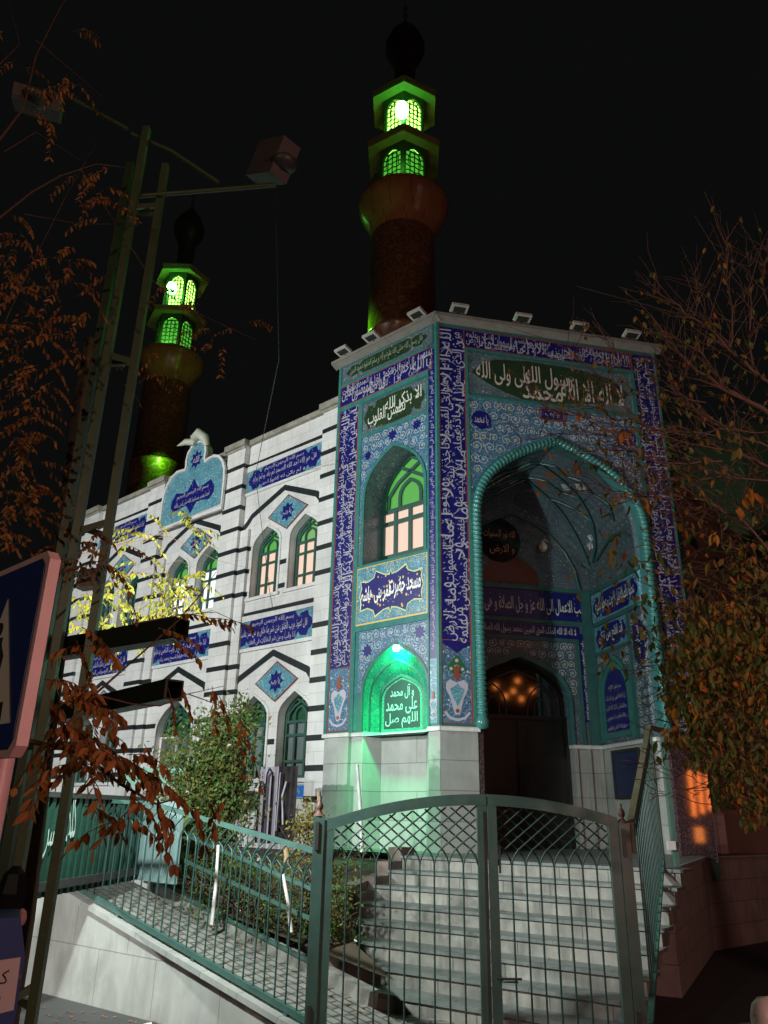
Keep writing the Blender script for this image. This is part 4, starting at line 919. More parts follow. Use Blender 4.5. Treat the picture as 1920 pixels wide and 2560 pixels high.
zr = lambda u: .720+.223*u
mb = MB(); a_, b_ = RW.p(-1.72, -1.20, .28), ST.p(1.60, 2.35, .28); mb.bar(a_, b_, .18, .62); c_ = ST.p(1.60, 2.35, .28); mb.bar(c_, ST.p(1.60, .2, .62), .18, 1.05)
o_ = mb.build('bed_wall', paint('bed_stone', (.26, .23, .20), (.13, .10, .08), .85, 7.)); tag(o_, 'low rough stone wall edging the planted bed beside the steps', 'wall')
ramp = thing('ramp', 'sloping paved ramp behind white marble wall, rising left from the gate', 'ramp', tuple(RW.p(0, 0, 0)))
mb = MB()
P = lambda u, d: RW.p(u, d, zr(u)); mb.face([P(-3.15, 0), P(1.9, 0), P(1.9, -1.10), P(-3.15, -1.10)], [(-3.15, 0), (1.9, 0), (1.9, -1.1), (-3.15, -1.1)])
P = lambda u, d: RW.p(u, d, 1.144); mb.face([P(1.9, 0), P(7, 0), P(7, -2.6), P(1.9, -2.6)], [(1.9, 0), (7, 0), (7, -3), (1.9, -3)])
mb.build('paving', PAVE, ramp)
mb = MB(); mb.prism(RW, [(-3.3, -.1), (2.12, -.1), (2.12, 1.06), (1.55, 1.06), (1.5, zr(1.5)), (-3.3, zr(-3.3)-.05)], -.16, 0, back=True); mb.box(RW, 2.12, 7, -.9, -.75, 0, 1.14); mb.build('marble_wall', RAMPM, ramp)
mb = MB(); mb.bar(RW.p(-3.2, -.08, zr(-3.2)+.02), RW.p(1.52, -.08, zr(1.52)+.02), .24, .05); mb.box(RW, 1.50, 2.16, -.20, .04, 1.06, 1.10); mb.build('coping', RAMPM, ramp)
mb = MB(); mb.bar(RW.p(-2.3, -1.16, zr(-2.3)+.04), RW.p(1.2, -1.16, zr(1.2)+.04), .14, .16); mb.build('kerb', STEPM, ramp)
g = [RW.p(-2.6, -1.1, 0), RW.p(1.3, -1.1, 0), RW.p(3, -2.5, 0), T.p(9.5, -.25, 0), T.p(2.0, -.25, 0), ST.p(1.5, -.4, 0), ST.p(1.5, 1.9, 0)]
zz = [.45, 1.06, 1.1, 1.25, 1.25, 1.25, .62]; mb = MB(); c = Vector((-1.2, 11.4, 1.05))
for i in range(len(g)):
    a = g[i]+Vector((0, 0, zz[i])); b = g[(i+1) % len(g)]+Vector((0, 0, zz[(i+1) % len(g)])); mb.face([a, b, c], [(a.x, a.y), (b.x, b.y), (c.x, c.y)])
mb.build('garden_soil', SOIL, kind='structure')
mb = MB()                                        # paved apron between ramp foot and steps
g = [(-2.0, 6.6), (3.2, 6.2), (3.6, 8.2), (1.2, 9.4), (-.9, 9.9), (-1.9, 9.2), (-1.0, 7.9)]
mb.face([(x, y, .02) for x, y in g], g); mb.build('gate_apron_paving', PAVE, kind='structure')

# ================================================================ gate
gate = thing('double_gate', 'green double gate with arched top and lattice, closed before the steps', 'gate', tuple(GT.p(1.3, 0, 0)))
ZT = lambda u: 2.09-.215*abs((u-1.46)/1.33)**2
def leaf(u0, u1, s0, s1, lat_u):
    mb = MB()
    mb.box(GT, u0, u0+s0, -.03, .03, .06, ZT(u0+s0/2)-.02); mb.box(GT, u1-s1, u1, -.03, .03, .06, ZT(u1-s1/2)-.02)
    n = 14; pt = [(u0+(u1-u0)*i/n, ZT(u0+(u1-u0)*i/n)) for i in range(n+1)]
    mb.band(GT, pt, [(u, z-.095) for u, z in pt], -.032, .032)
    mb.box(GT, u0, u1, -.025, .025, .06, .13)
    o = mb.build('gate_leaf', GATE, gate)
    mb = MB(); a, b = u0+s0, u1-s1; zl = 1.50; n = int(round((b-a)/.124)); du = (b-a)/n
    for i in range(1, n):
        u = a+du*i; mb.tube([GT.p(u, 0, .1), GT.p(u, 0, zl)], .0085, 5)
    for i in range(-8, n+9):
        u = a+du*i
        for s in (-1, 1):
            pts = [(u, zl), (u+s*.012, zl+.05), (u+s*.035, zl+.095), (u+s*du*.5, zl+.13)]
            st = pts[-1]; pts.append((st[0]+s*.9, st[1]+.9*.80))
            cl = []
            for j in range(len(pts)-1):
                m_ = 1 if j < 3 else 40
                for t in range(m_):
                    x = pts[j][0]+(pts[j+1][0]-pts[j][0])*t/m_; z = pts[j][1]+(pts[j+1][1]-pts[j][1])*t/m_
                    if a-.001 <= x <= b+.001 and z < ZT(x)-.09: cl.append((x, z))
                    elif cl: break
                else: continue
                if cl: break
            if len(cl) > 1: mb.tube([GT.p(x, s*.006, z) for x, z in ([cl[0]]+cl[1:4]+[cl[-1]] if len(cl) > 5 else cl)], .0075, 4)
    mb.build('lattice_bars', METALG, o)
    return o
METALG = paint('gate_bar_paint', (.022, .060, .053), (.013, .034, .03), .45, 8.)
l1 = leaf(.035, 1.485, .08, .085, 0); l2 = leaf(1.497, 2.66, .078, .085, 0)
mb = MB(); mb.box(GT, 1.43, 1.455, .03, .04, .1, 1.95); mb.build('closing_strip', GATE, l1)
mb = MB(); mb.tube([GT.p(1.58, .03, .62), GT.p(1.58, .07, .62), GT.p(1.70, .07, .62), GT.p(1.70, .03, .62)], .008, 6); mb.tube([GT.p(1.55, .06, .64), GT.p(1.74, .06, .64)], .01, 6); mb.build('bolt_handle', METAL, l2)
mb = MB(); mb.box(GT, 1.585, 1.60, .0, .035, 1.44, 1.66); mb.build('latch_plate', METAL, l2)
for u, zt in ((-.065, 1.88), (2.665, 1.87)):
    mb = MB(); mb.box(GT, u, u+.095, -.05, .045, 0, zt); p = mb.build('gate_post', GATE, gate)
    mb = MB(); mb.lathe(GT.p(u+.045, 0, zt), [(.055, 0), (.035, .02), (.015, .04), (.03, .06), (.034, .085), (.02, .115), (.008, .13), (.012, .15), (.0, .17)], 12); mb.build('finial', paint('rusty_finial', (.12, .05, .04), (.05, .03, .03), .6, 9.), p)
    for za_, zb_ in ((zt-.28, zt-.05), (.2, .42)): mb = MB(); mb.box(GT, u+.02, u+.05, .045, .06, za_, zb_); mb.build('hinge', METAL, p)

# ================================================================ railings
def picket(mb, fr, us, d, zb, zt, arch_=True, r=.0085):
    for i in range(len(us)-1):
        u, v = us[i], us[i+1]; z1 = zt(u); du = v-u
        k = .27
        mb.tube([fr.p(u, d, zb(u)), fr.p(u, d, z1-k)]+([fr.p(u-du*.10, d, z1-k+.06), fr.p(u-du*.45, d, z1-k+.13), fr.p(u-du*1.3, d, zt(u-du*1.3)-.02)] if arch_ else [fr.p(u, d, z1)]), r, 5)
        if arch_ and i % 1 == 0:
            m_ = (u+v)/2; zc = z1-k
            mb.tube([fr.p(u, d, zc), fr.p(u+du*.12, d, zc+.07), fr.p(m_, d, zc+.115), fr.p(v-du*.12, d, zc+.07), fr.p(v, d, zc)], r*.9, 4)
zt1 = lambda u: 1.57+.16*(u+2.52) if u < 0 else min(2.02, 1.973+.02*u)
rr1 = thing('ramp_railing', 'long green railing with arched pickets on the marble ramp wall', 'railing', tuple(RW.p(0, 0, 0)))
mb = MB(); mb.bar(RW.p(-2.55, -.06, zt1(-2.55)), RW.p(-.0, -.06, zt1(0)), .035, .045); mb.bar(RW.p(0, -.06, zt1(0)), RW.p(1.75, -.06, 2.01), .035, .04); mb.build('top_rail', GATE, rr1)
mb = MB(); mb.bar(RW.p(-2.55, -.06, zr(-2.55)+.10), RW.p(1.60, -.06, zr(1.60)+.10), .05, .05); mb.build('bottom_rail', GATE, rr1)
mb = MB(); picket(mb, RW, [-2.45+.135*i for i in range(32)], -.06, lambda u: zr(u)+.10, zt1); mb.build('pickets', METALG, rr1)
for u in (-2.2, -.95, .3, 1.55):
    mb = MB(); mb.box(RW, u-.02, u+.02, -.08, -.04, zr(u)-.02, zr(u)+.12); mb.build('foot', GATE, rr1)
zt2 = lambda u: zr(u)+1.0
rr2 = thing('garden_railing', 'lower green railing between the paved ramp and the planted bed', 'railing', tuple(RW.p(0, -1.1, 0)))
mb = MB()
for h in (.12, .50, .78): mb.bar(RW.p(-1.66, -1.09, zr(-1.66)+h), RW.p(1.08, -1.09, zr(1.08)+h), .03, .035)
mb.build('rails', GATE, rr2)
for u in (-1.66, 1.08):
    mb = MB(); mb.box(RW, u-.025, u+.025, -1.12, -1.07, zr(u)-.02, zr(u)+.86); mb.build('post', METALG, rr2)
mb = MB(); picket(mb, RW, [-1.55+.17*i for i in range(16)], -1.09, lambda u: zr(u)+.1, lambda u: zr(u)+1.0); mb.build('pickets', METALG, rr2)
# stair railing on the right
G0, G1 = Vector((2.28, 7.52, 0)), Vector((3.40, 10.08, 0)); SRl = (G1-G0).length
SR = Fr((G0.x, G0.y), math.degrees(math.atan2(G1.y-G0.y, G1.x-G0.x)), 1, 1)
rr3 = thing('stair_railing', 'steep green handrail with pickets down the right side of the steps', 'railing', tuple(G0))
tz = lambda u: 1.86+(2.99-1.86)*u/SRl; bz = lambda u: .25+(1.46-.25)*u/SRl
mb = MB(); mb.bar(SR.p(0, 0, 1.62), SR.p(.02, 0, tz(0.02)), .06); mb.bar(SR.p(0, 0, tz(0)), SR.p(SRl, 0, tz(SRl)), .06, .05); e1 = SR.p(SRl, 0, tz(SRl)); e2 = e1+Vector((.28, .32, -.0)); mb.bar(e1, e2, .06, .05); mb.build('handrail', RAILB, rr3)
mb = MB(); mb.bar(SR.p(0, 0, bz(0)), SR.p(SRl, 0, bz(SRl)), .05, .05); mb.build('bottom_rail', RAILG, rr3)
mb = MB(); picket(mb, SR, [SRl-.06-.155*i for i in range(17)], 0, bz, lambda u: tz(u) if 0 <= u <= SRl else tz(0)); mb.build('pickets', METALG, rr3)
mb = MB(); mb.bar(e1+Vector((0, 0, 0)), Vector((e1.x, e1.y, 1.37)), .05); mb.bar(e2, Vector((e2.x, e2.y, 1.37)), .06); mb.build('posts', RAILG, rr3)
mb = MB(); mb.bar(Vector((e2.x-.06, e2.y-.05, 1.56)), Vector((e2.x-.06, e2.y-.05, 1.66)), .10, .03); mb.build('white_tag', MARB, rr3)

# ================================================================ pedestrian sign, bin
def disc(c, z, r, n=14): return [(c+r*sin(2*pi*i/n), z+r*cos(2*pi*i/n)) for i in range(n)]
SG = Fr((-1.035, 2.30), 137.0, 1, -1)
sign = thing('pedestrian_crossing_sign', 'blue square pedestrian crossing sign with pink-lit rim at left edge', 'road sign', tuple(SG.p(.31, -.03, 0)))
PINK = paint('sign_grey_with_pink_light', (.50, .33, .34), (.40, .25, .26), .45, 8.)  # grey rim and pole; part of the pink lamplight is in the paint
mb = MB()
c = .03; q = [(c, 2.035), (.50-c, 2.035), (.50, 2.035+c), (.50, 2.655-c), (.50-c, 2.655), (c, 2.655), (0, 2.655-c), (0, 2.035+c)]
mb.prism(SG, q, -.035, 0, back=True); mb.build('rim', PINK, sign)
mb = MB(); k = .022; q2 = [((u-.25)*(1-2*k/.50)+.25, (z-2.345)*(1-2*k/.62)+2.345) for u, z in q]; mb.prism(SG, q2, 0, .004); pl = mb.build('blue_plate', mat('sign_blue', (.012, .024, .12), .35), sign)
mb = MB(); mb.prism(SG, [(.055, 2.13), (.445, 2.13), (.25, 2.535)], .004, .007); mb.build('white_triangle', mat('sign_white', (.50, .47, .42), .4), pl)
mb = MB(); F2 = Fr((SG.o.x, SG.o.y), 137.0, 1, -1)
mb.prism(SG, disc(.262, 2.435, .022), .007, .010)
for pts, w in (([(.25, 2.405), (.255, 2.30)], .048), ([(.245, 2.39), (.205, 2.34), (.212, 2.29)], .018), ([(.265, 2.39), (.30, 2.33), (.285, 2.30)], .018), ([(.25, 2.31), (.215, 2.24), (.19, 2.205)], .024), ([(.258, 2.31), (.285, 2.24), (.28, 2.20)], .024), ([(.135, 2.14), (.14, 2.195)], .022), ([(.19, 2.14), (.193, 2.19)], .022), ([(.25, 2.14), (.25, 2.185)], .022), ([(.31, 2.14), (.307, 2.19)], .022), ([(.37, 2.14), (.363, 2.195)], .022)):
    mb.line(SG, pts, w, .007, .010)
mb.build('pedestrian_symbol', BAND, pl)
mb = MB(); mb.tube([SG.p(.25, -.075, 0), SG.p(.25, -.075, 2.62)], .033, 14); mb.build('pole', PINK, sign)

bx = thing('collection_box', 'dark blue metal box with pinkish handwritten paper label, bottom left corner', 'box', tuple(at(0, 2450, 4.3)*1.0))
b0 = at(63, 2392, 4.3); BX = Fr((b0.x, b0.y), 204, 1, -1)
BLUE = paint('blue_box_paint', (.02, .045, .17), (.012, .03, .10), .4, 5., (.10, .09, .10))
mb = MB(); mb.box(BX, 0, .5, -.4, 0, .55, b0.z); mb.prism(BX, [(0, b0.z), (.5, b0.z), (.42, b0.z+.17), (.05, b0.z+.17)], -.4, 0, back=True); mb.box(BX, .03, .07, -.07, -.03, 0, .55); mb.box(BX, .43, .47, -.07, -.03, 0, .55); mb.build('body', BLUE, bx)
mb = MB(); mb.prism(BX, [(.012, b0.z-.22), (.30, b0.z-.27), (.32, b0.z-.03), (.02, b0.z+.0)], 0, .004); lb = mb.build('paper_label', mat('pink_paper', (.42, .34, .36), .8), bx)
lettering([(BX, 'کمک', .13, b0.z-.08, .14, .06, 0, .008, .0), (BX, 'نذر', .14, b0.z-.17, .12, .06, .1, .008, .0)], lb, BAND)
mb = MB(); c = at(34, 2262, 4.9); mb.lathe(c-Vector((0.02, 0, .22)), [(.02, 0), (.07, .03), (.085, .12), (.07, .2), (.085, .28), (.06, .38), (.02, .42)], 7, sm=False)
tag(mb.build('black_bag', mat('black_plastic', (.006, .006, .007), .35)), 'black plastic bag bulging above the blue box beside the white wall end', 'bag')
mb = MB(); c = at(53, 2295, 4.6); mb.lathe(c-Vector((0, 0, .03)), [(.005, -.01), (.022, .0), (.03, .03), (.022, .06), (.004, .075)], 8); tag(mb.build('crumpled_paper', mat('pink_wrapper', (.5, .25, .28), .5)), 'small pinkish crumpled wrapper stuck on the black bag', 'litter')

# ================================================================ lattice mast on the left
mast = thing('lattice_mast', 'tall green lattice mast with side arms, left of the mosque', 'mast', (-2.3, 5.6, 0))
chs = [((-2.31, 5.50), 7.90), ((-2.115, 5.60), 7.55), ((-2.47, 5.66), 7.62)]
for (x, y), zt in chs:
    mb = MB(); mb.bar((x, y, 0), (x, y, zt), .060); mb.build('chord', MASTM, mast)
z = .75; i = 0
while z < 7.4:
    for a, b in ((0, 1), (1, 2), (2, 0)):
        (xa, ya), _ = chs[a]; (xb, yb), _ = chs[b]
        mb = MB(); mb.bar((xa, ya, z), (xb, yb, z+(.0 if i % 2 else .12)), .03, .045); mb.build('brace', MASTM, mast)
    z += 1.55; i += 1
def beam(pa, pb, zc, h):
    a = atz(*pa, zc); b = atz(*pb, zc); d = (b-a).normalized(); mb = MB(); n = Vector((-d.y, d.x, 0))
    if n.y > 0: n = -n
    t = .012
    mb.bar(a-n*h*.0, b, .02, h); o_ = n*-.12
    mb.bar(a+o_, b+o_, .012, h)
    for s in (-1, 1): mb.bar(a+o_*.5+Vector((0, 0, s*h/2)), b+o_*.5+Vector((0, 0, s*h/2)), .13, .012)
    mb.build('hollow_beam', BEAMM, mast)
beam((110, 1625), (436, 1568), 3.05, .135); beam((110, 1790), (415, 1722), 2.66, .125)
ar = [[(330, 335), (430, 378), (545, 455)], [(345, 490), (500, 478), (690, 462)], [(318, 322), (165, 238)]]
for pts in ar:
    mb = MB(); mb.tube([at(x, y, 5.55) for x, y in pts], .022, 6); mb.build('arm', MASTM, mast)
def flatbox(px, w, h, t, yaw, pitch, label):
    c = at(*px, 5.55); r = thing('sign_box', label, 'box', tuple(c), 'boxes on the mast arms'); 
    X = Vector((cos(yaw), sin(yaw), 0)); Z = Vector((sin(pitch)*-sin(yaw), sin(pitch)*cos(yaw), cos(pitch))).normalized(); Y = Z.cross(X)
    mb = MB(); V = [c+X*sx*w/2+Y*sy*t/2+Z*sz*h/2 for sx in (-1, 1) for sy in (-1, 1) for sz in (-1, 1)]
    for q in ((0, 1, 3, 2), (4, 5, 7, 6), (0, 1, 5, 4), (2, 3, 7, 6), (0, 2, 6, 4), (1, 3, 7, 5)): mb.face([V[i] for i in q])
    mb.build('housing', paint('box_paint_'+label[:5], (.06, .048, .046), (.04, .032, .032), .6), r)
    mb = MB(); mb.lathe(c+Y*(-t/2)-Z*h*.1, [(.0, -.06), (.10, -.04), (.13, 0), (.10, .04), (0, .06)], 12); mb.build('lamp_dish', METAL, r)
flatbox((682, 405), .20, .36, .42, radians(48), radians(-28), 'pale box hanging at the right end of the mast arm'); flatbox((95, 258), .42, .16, .26, radians(20), radians(-20), 'reddish box at the left arm end among orange leaves')
mb = MB(); pts = [at(688, 470, 5.6), at(690, 560, 5.9), at(697, 900, 8.5), T.p(5.35, .0, 9.2), T.p(4.75, -.2, 6.3), T.p(4.6, -.2, 5.9)]
mb.tube(pts, .006, 4); tag(mb.build('cable', METAL), 'thin cable hanging from the mast arm down to the white wing', 'cable')
mb = MB(); mb.tube([at(1440, 715, 9), at(1680, 780, 9), at(1925, 815, 9)], .012, 4); tag(mb.build('cable', METAL), 'black overhead cable crossing the branches at upper right', 'cable')
# street lamps that light the place, and the added fill lamp's post
def street_lamp(loc, tgt, label):
    x, y, z = loc; r = thing('street_lamp', label, 'street lamp', (x, y-1.2, 0)); mb = MB(); mb.tube([(x, y-1.2, 0), (x, y-1.2, z-.3), (x, y-1.0, z+.15), (x, y-.2, z+.25)], [.09, .06, .05, .04], 10); mb.build('pole', METAL, r)
    mb = MB(); mb.bar((x, y-.35, z+.27), (x, y+.25, z+.27), .26, .10); mb.build('lamp_head', METAL, r)
street_lamp(LAMP_A, None, 'grey street lamp far to the left of the mosque'); street_lamp(LAMP_C, None, 'grey street lamp on the right side of the street')
r = thing('shop_light', 'small pink shop light box on a post right behind the viewer', 'light', (LAMP_B[0], LAMP_B[1]-.1, 0))
mb = MB(); mb.tube([(LAMP_B[0], LAMP_B[1]-.3, 0), (LAMP_B[0], LAMP_B[1]-.3, 3.6)], .04, 8); mb.build('post', METAL, r)
mb = MB(); mb.bar((LAMP_B[0], LAMP_B[1]-.35, 3.65), (LAMP_B[0], LAMP_B[1]+.05, 3.75), .5, .06); mb.build('hood', METAL, r)
street_lamp((-6.5, -6.0, 6.0), None, 'added unseen street lamp for fill light, left behind the viewer')
opp = thing('building_across_street', 'dark building across the street behind the viewer with orange and white glow panels added for reflections', 'building', (22, -9, 0))
OB = Fr((14.0, -8.5), 5, 1, 1); mb = MB(); mb.box(OB, 0, 16, -5, 0, 0, 20); mb.build('wall', METAL, opp)
ORN = glow('orange_reflection_glow', (1., .20, .03), 26.); AMB = glow('amber_window', (1., .26, .05), 13.); WHW = glow('white_reflection_glow', (.8, .85, 1.), 16.)  # unseen emitters, added so granite and porch tile mirror orange and white
def lit(cx, cy, cz, w, h, m, nm):
    u = cx-14.0+(cy+6)*.0; mb = MB()
    for k in range(3 if nm == 'added_glow_tube' else 1): mb.box(OB, u-w/2+w*.4*k if nm == 'added_glow_tube' else u-w/2, u-w/2+w*.4*k+w*.14 if nm == 'added_glow_tube' else u+w/2, .02, .08, cz-h/2+.15*k, cz+h/2-.1*k)
    mb.build(nm, m, opp)
lit(26.8, -7.5, 3.2, 1.3, 2.2, ORN, 'added_glow_tube'); lit(26.4, -7.5, 1.25, .5, .7, AMB, 'lit_window')
lit(20.2, -8.2, 17.3, .8, .8, AMB, 'lit_window'); lit(20.3, -8.2, 18.9, .9, 1.6, WHW, 'lit_window')
for k, (x, z) in enumerate(((19.0, 8.1), (18.5, 8.5), (18.0, 8.2), (17.4, 8.7), (19.7, 8.6), (18.8, 9.1))): lit(x, -8.2, z, .22, .25, AMB, 'lit_window'); lit(19.2, -8.2, 12.0, .6, .4, AMB, 'lit_window')
fm = thing('mast_floodlight', 'small white floodlight clamped to the mast, aimed at the mosque', 'floodlight', FLOOD_M)
v = Vector((.6, 13.2, 3.0))-Vector(FLOOD_M); v.normalize(); c = Vector(FLOOD_M)-v*.12
mb = MB(); mb.bar(c-v*.06, c+v*.04, .22, .16); mb.build('housing', HOUS, fm)
mb = MB(); mb.bar(c, Vector((-2.4, 5.7, 3.60)), .03); mb.build('bracket', METAL, fm)

# ================================================================ things before the wing wall
def uzof(fr, d, x, y):
    o = fr.o+fr.n*d; r = ray(x, y); t = (o-CAMP).dot(fr.n)/r.dot(fr.n); p = CAMP+r*t; return (p-fr.o).dot(fr.a), p.z
# blue street-name sign
sg = thing('street_name_sign', 'small blue and white enamel sign with Persian lettering below the right window', 'sign', tuple(T.p(3.6, -.28, 2.28)))
mb = MB(); mb.box(T, 3.35, 3.86, -.30, -.27, 2.16, 2.41); pl = mb.build('plate', mat('sky_blue_enamel', (.01, .15, .48), .3), sg)
mb = MB(); mb.line(T, [(3.36, 2.395), (3.85, 2.395)], .018, -.27, -.266); mb.line(T, [(3.36, 2.175), (3.85, 2.175)], .012, -.27, -.266); mb.build('white_edge', LETT, pl)
lettering([(T, 'والفتیان', 3.66, 2.285, .26, .10, 0, -.264, .03), (T, 'خیابان', 3.56, 2.37, .08, .03, 0, -.264, 0), (T, 'منطقه', 3.77, 2.20, .14, .03, 0, -.264, 0)], pl, LETT)
# black and white cloth banner
def cloth(name, label, cat, fr, d, px, mats, strip):
    r = None; P = [uzof(fr, d, *q) for q in px]; u1, z1 = P[0]; u0, z0 = P[1]
    r = thing(name, label, cat, tuple(fr.p((u0+u1)/2, d, z0))); n = 28; rr_ = random.Random(5)
    segs = {}
    for i in range(n):
        ua, ub = u1+(u0-u1)*i/n, u1+(u0-u1)*(i+1)/n; k = strip(i/n)
        da, db = d+.03*sin(i*1.4), d+.03*sin((i+1)*1.4)
        segs.setdefault(k, MB()).face([fr.p(ua, da, z0), fr.p(ub, db, z0), fr.p(ub, db, z1), fr.p(ua, da, z1)])
    for k, m_ in segs.items(): m_.build('cloth_panel', mats[k], r)
    return r, (u0, u1, z0, z1)
BCL = mat('black_cloth', (.018, .014, .016), .8); WCL = mat('lilac_white_cloth', (.50, .47, .56), .8)
r, (u0, u1, z0, z1) = cloth('cloth_banner', 'tall black and white mourning banner hung beside the shrub under the windows', 'banner', T, .9, [(652, 1918), (738, 2112)], [WCL, BCL], lambda t: 0 if t < .46 else 1)
mb = MB()
for k, (a, zt) in enumerate(((.12, .80), (.30, .97))):
    cu = u1+(u0-u1)*a; mb.line(T, arch(cu, .075, z0, z0+(z1-z0)*(zt-.12), z0+(z1-z0)*zt, 5), .014, .93, .955)
mb.build('dark_arch_outline', BCL, r)
mb = MB(); mb.line(T, [(u1+(u0-u1)*.72, z0+.3), (u1+(u0-u1)*.66, z0+.75), (u1+(u0-u1)*.74, z1-.25)], .03, .93, .95); mb.line(T, [(u1+(u0-u1)*.56, z0+.2), (u1+(u0-u1)*.58, z1-.1)], .018, .93, .95); mb.build('white_streaks', WCL, r)
r, (u0, u1, z0, z1) = cloth('green_banner', 'pale green banner with a dark green painted letter on the railing left of the shrub', 'banner', T, 1.0, [(300, 1924), (512, 1964)], [mat('pale_green_cloth', (.22, .46, .36), .8), mat('yellow_green_cloth', (.42, .50, .16), .8)], lambda t: 0 if t < .72 else 1)
lettering([(T, 'خلا', (u0+u1)/2+.08, (z0+z1)/2, .42, .34, 0, 1.04, .02)], r, DGREEN)
# dark garden fence in front of the wing
gf = thing('thin_fence', 'thin dark fence behind the shrubs at the foot of the white wing', 'fence', tuple(T.p(4, 1.0, 1.2)))
mb = MB()
for z in (1.62, 1.95, 1.32): mb.bar(T.p(2.3, .8, z), T.p(8.2, .8, z), .02)
for i in range(38): mb.bar(T.p(2.4+.155*i, .8, 1.15), T.p(2.4+.155*i, .8, 2.02), .010)
mb.build('fence_bars', METAL, gf)
# green corrugated hoarding and teal sheet
p1, p2 = atz(338, 2188, 1.15), atz(145, 2222, 1.15); HG = Fr((p1.x, p1.y), math.degrees(math.atan2(p2.y-p1.y, p2.x-p1.x)), 1, -1)
if HG.n.y > 0: HG.n = -HG.n
HL = (p2-p1).length+1.2; zt_ = at(338, 1998, p1.y).z
hg = thing('corrugated_gate', 'dark green corrugated metal gate with white scrawls beyond the ramp', 'gate', tuple(p1)); mb = MB(); i = 0; u = 0
while u < HL:
    mb.box(HG, u, u+.07, -.03, .03 if i % 2 else -.005, 1.10, zt_); u += .07; i += 1
mb.build('corrugated_sheet', paint('dark_green_sheet', (.008, .038, .025), (.006, .018, .012), .4, 3.), hg)
mb = MB(); mb.bar(HG.p(0, .04, 1.20), HG.p(HL, .04, 1.20), .05, .08); mb.bar(HG.p(0, .02, zt_), HG.p(HL, .02, zt_), .07, .05); mb.build('frame', METAL, hg)
lettering([(HG, 'کلک', HL-1.15, 1.85, .22, .5, .2, .045, 0), (HG, 'سر', HL-.8, 1.6, .2, .3, 0, .045, 0)], hg, mat('white_scrawl', (.4, .5, .45), .6))
mb = MB(); TS = Fr((p1.x, p1.y), 138, 1, -1); mb.box(TS, -.85, 0, -.03, 0, 1.1, zt_-.02)
for i in range(4): mb.box(TS, -.8+.22*i, -.77+.22*i, 0, .012, 1.1, zt_-.02)
tag(mb.build('teal_sheet', paint('teal_sheet_paint', (.16, .24, .24), (.24, .33, .33), .5, 2.)), 'pale teal metal sheet panel beside the dark corrugated gate', 'panel')
# ================================================================ plants
def leafquad(mb, p, d, n, L, w, m=0):
    d = d.normalized(); s = d.cross(n)
    if s.length < .01: s = d.cross(Vector((.3, .5, .8)))
    s.normalize(); up = s.cross(d)
    b = len(mb.v); q = [p, p+d*L*.28+s*w*.42+up*w*.12, p+d*L*.62+s*w*.40+up*w*.12, p+d*L, p+d*L*.62-s*w*.40+up*w*.12, p+d*L*.28-s*w*.42+up*w*.12]
    mb.v += [tuple(v) for v in q]; mb.f += [(b, b+1, b+2, b+3), (b, b+3, b+4, b+5)]; mb.m += [m, m]; mb.sm += [False, False]; mb.uv += [(0, 0)]*8
def rv(r): return Vector((r.uniform(-1, 1), r.uniform(-1, 1), r.uniform(-1, 1)))
def pinnate(lm, tw, r, p, d, L, n, ls, m=0, droop=.5):
    d = d.normalized(); pts = []
    for i in range(n+1):
        t = i/n; pts.append(p+d*L*t+Vector((0, 0, -1))*L*droop*t*t)
    tw.tube(pts[::2]+([pts[-1]] if n % 2 else []), .0022, 3, cap=False)
    for i in range(1, n+1):
        tdir = (pts[i]-pts[i-1]).normalized(); side = tdir.cross(Vector((0, 0, 1)))
        if side.length < .1: side = Vector((1, 0, 0))
        side.normalize()
        for s in (-1, 1):
            if r.random() < .1: continue
            dd = side*s*.75+tdir*.35+Vector((0, 0, -.65))+rv(r)*.22
            leafquad(lm, pts[i], dd, rv(r), ls*r.uniform(.75, 1.15), ls*.42, m)
def jitterline(r, a, b, n, amp):
    return [a+(b-a)*i/n+(rv(r)*amp if 0 < i < n else Vector()) for i in range(n+1)]
# ---- left tree with drooping feathery leaves
rt = random.Random(11)
ltree = thing('feathery_leaved_tree', 'tree with rust-brown and yellow feathery leaves reaching in from the left edge', 'tree', (-3.6, 6.1, 0))
tk = MB(); tb = [at(40, 2300, 5.95), at(80, 2000, 5.95), at(128, 1650, 5.95), at(165, 1350, 5.95), at(195, 1100, 5.95), at(225, 850, 6.0)]
tb = [Vector((tb[0].x, tb[0].y, 0))]+tb; tk.tube([q+Vector((-.0, 0, 0)) for q in tb], [.13, .12, .11, .10, .09, .08, .05], 9); tk.build('trunk', BARK, ltree)
tw = MB(); lb = MB(); ly = MB()
def limb(pts, Y, r0=.012): 
    P_ = [at(x, y, Y+(i*.12)) for i, (x, y) in enumerate(pts)]; n = len(P_); tw.tube(P_, [r0*(1-.75*i/(n-1)) for i in range(n)], 5); return P_
limb([(60, 1850), (200, 1880), (300, 1960), (390, 2010), (470, 1990)], 3.6, .012)
limb([(120, 1870), (215, 1755), (300, 1680), (348, 1638), (445, 1552), (500, 1488), (540, 1430)], 3.6, .008)
limb([(330, 1560), (450, 1538), (540, 1530), (625, 1570)], 3.7, .004); limb([(150, 1760), (230, 1735), (330, 1760), (400, 1765), (470, 1735), (560, 1715)], 3.7, .006)
limb([(470, 1735), (540, 1760), (600, 1790), (660, 1860)], 3.8, .003); limb([(350, 1360), (480, 1290), (560, 1260)], 8.6, .006); limb([(150, 1400), (300, 1360), (420, 1340), (540, 1400), (620, 1420)], 8.4, .006)
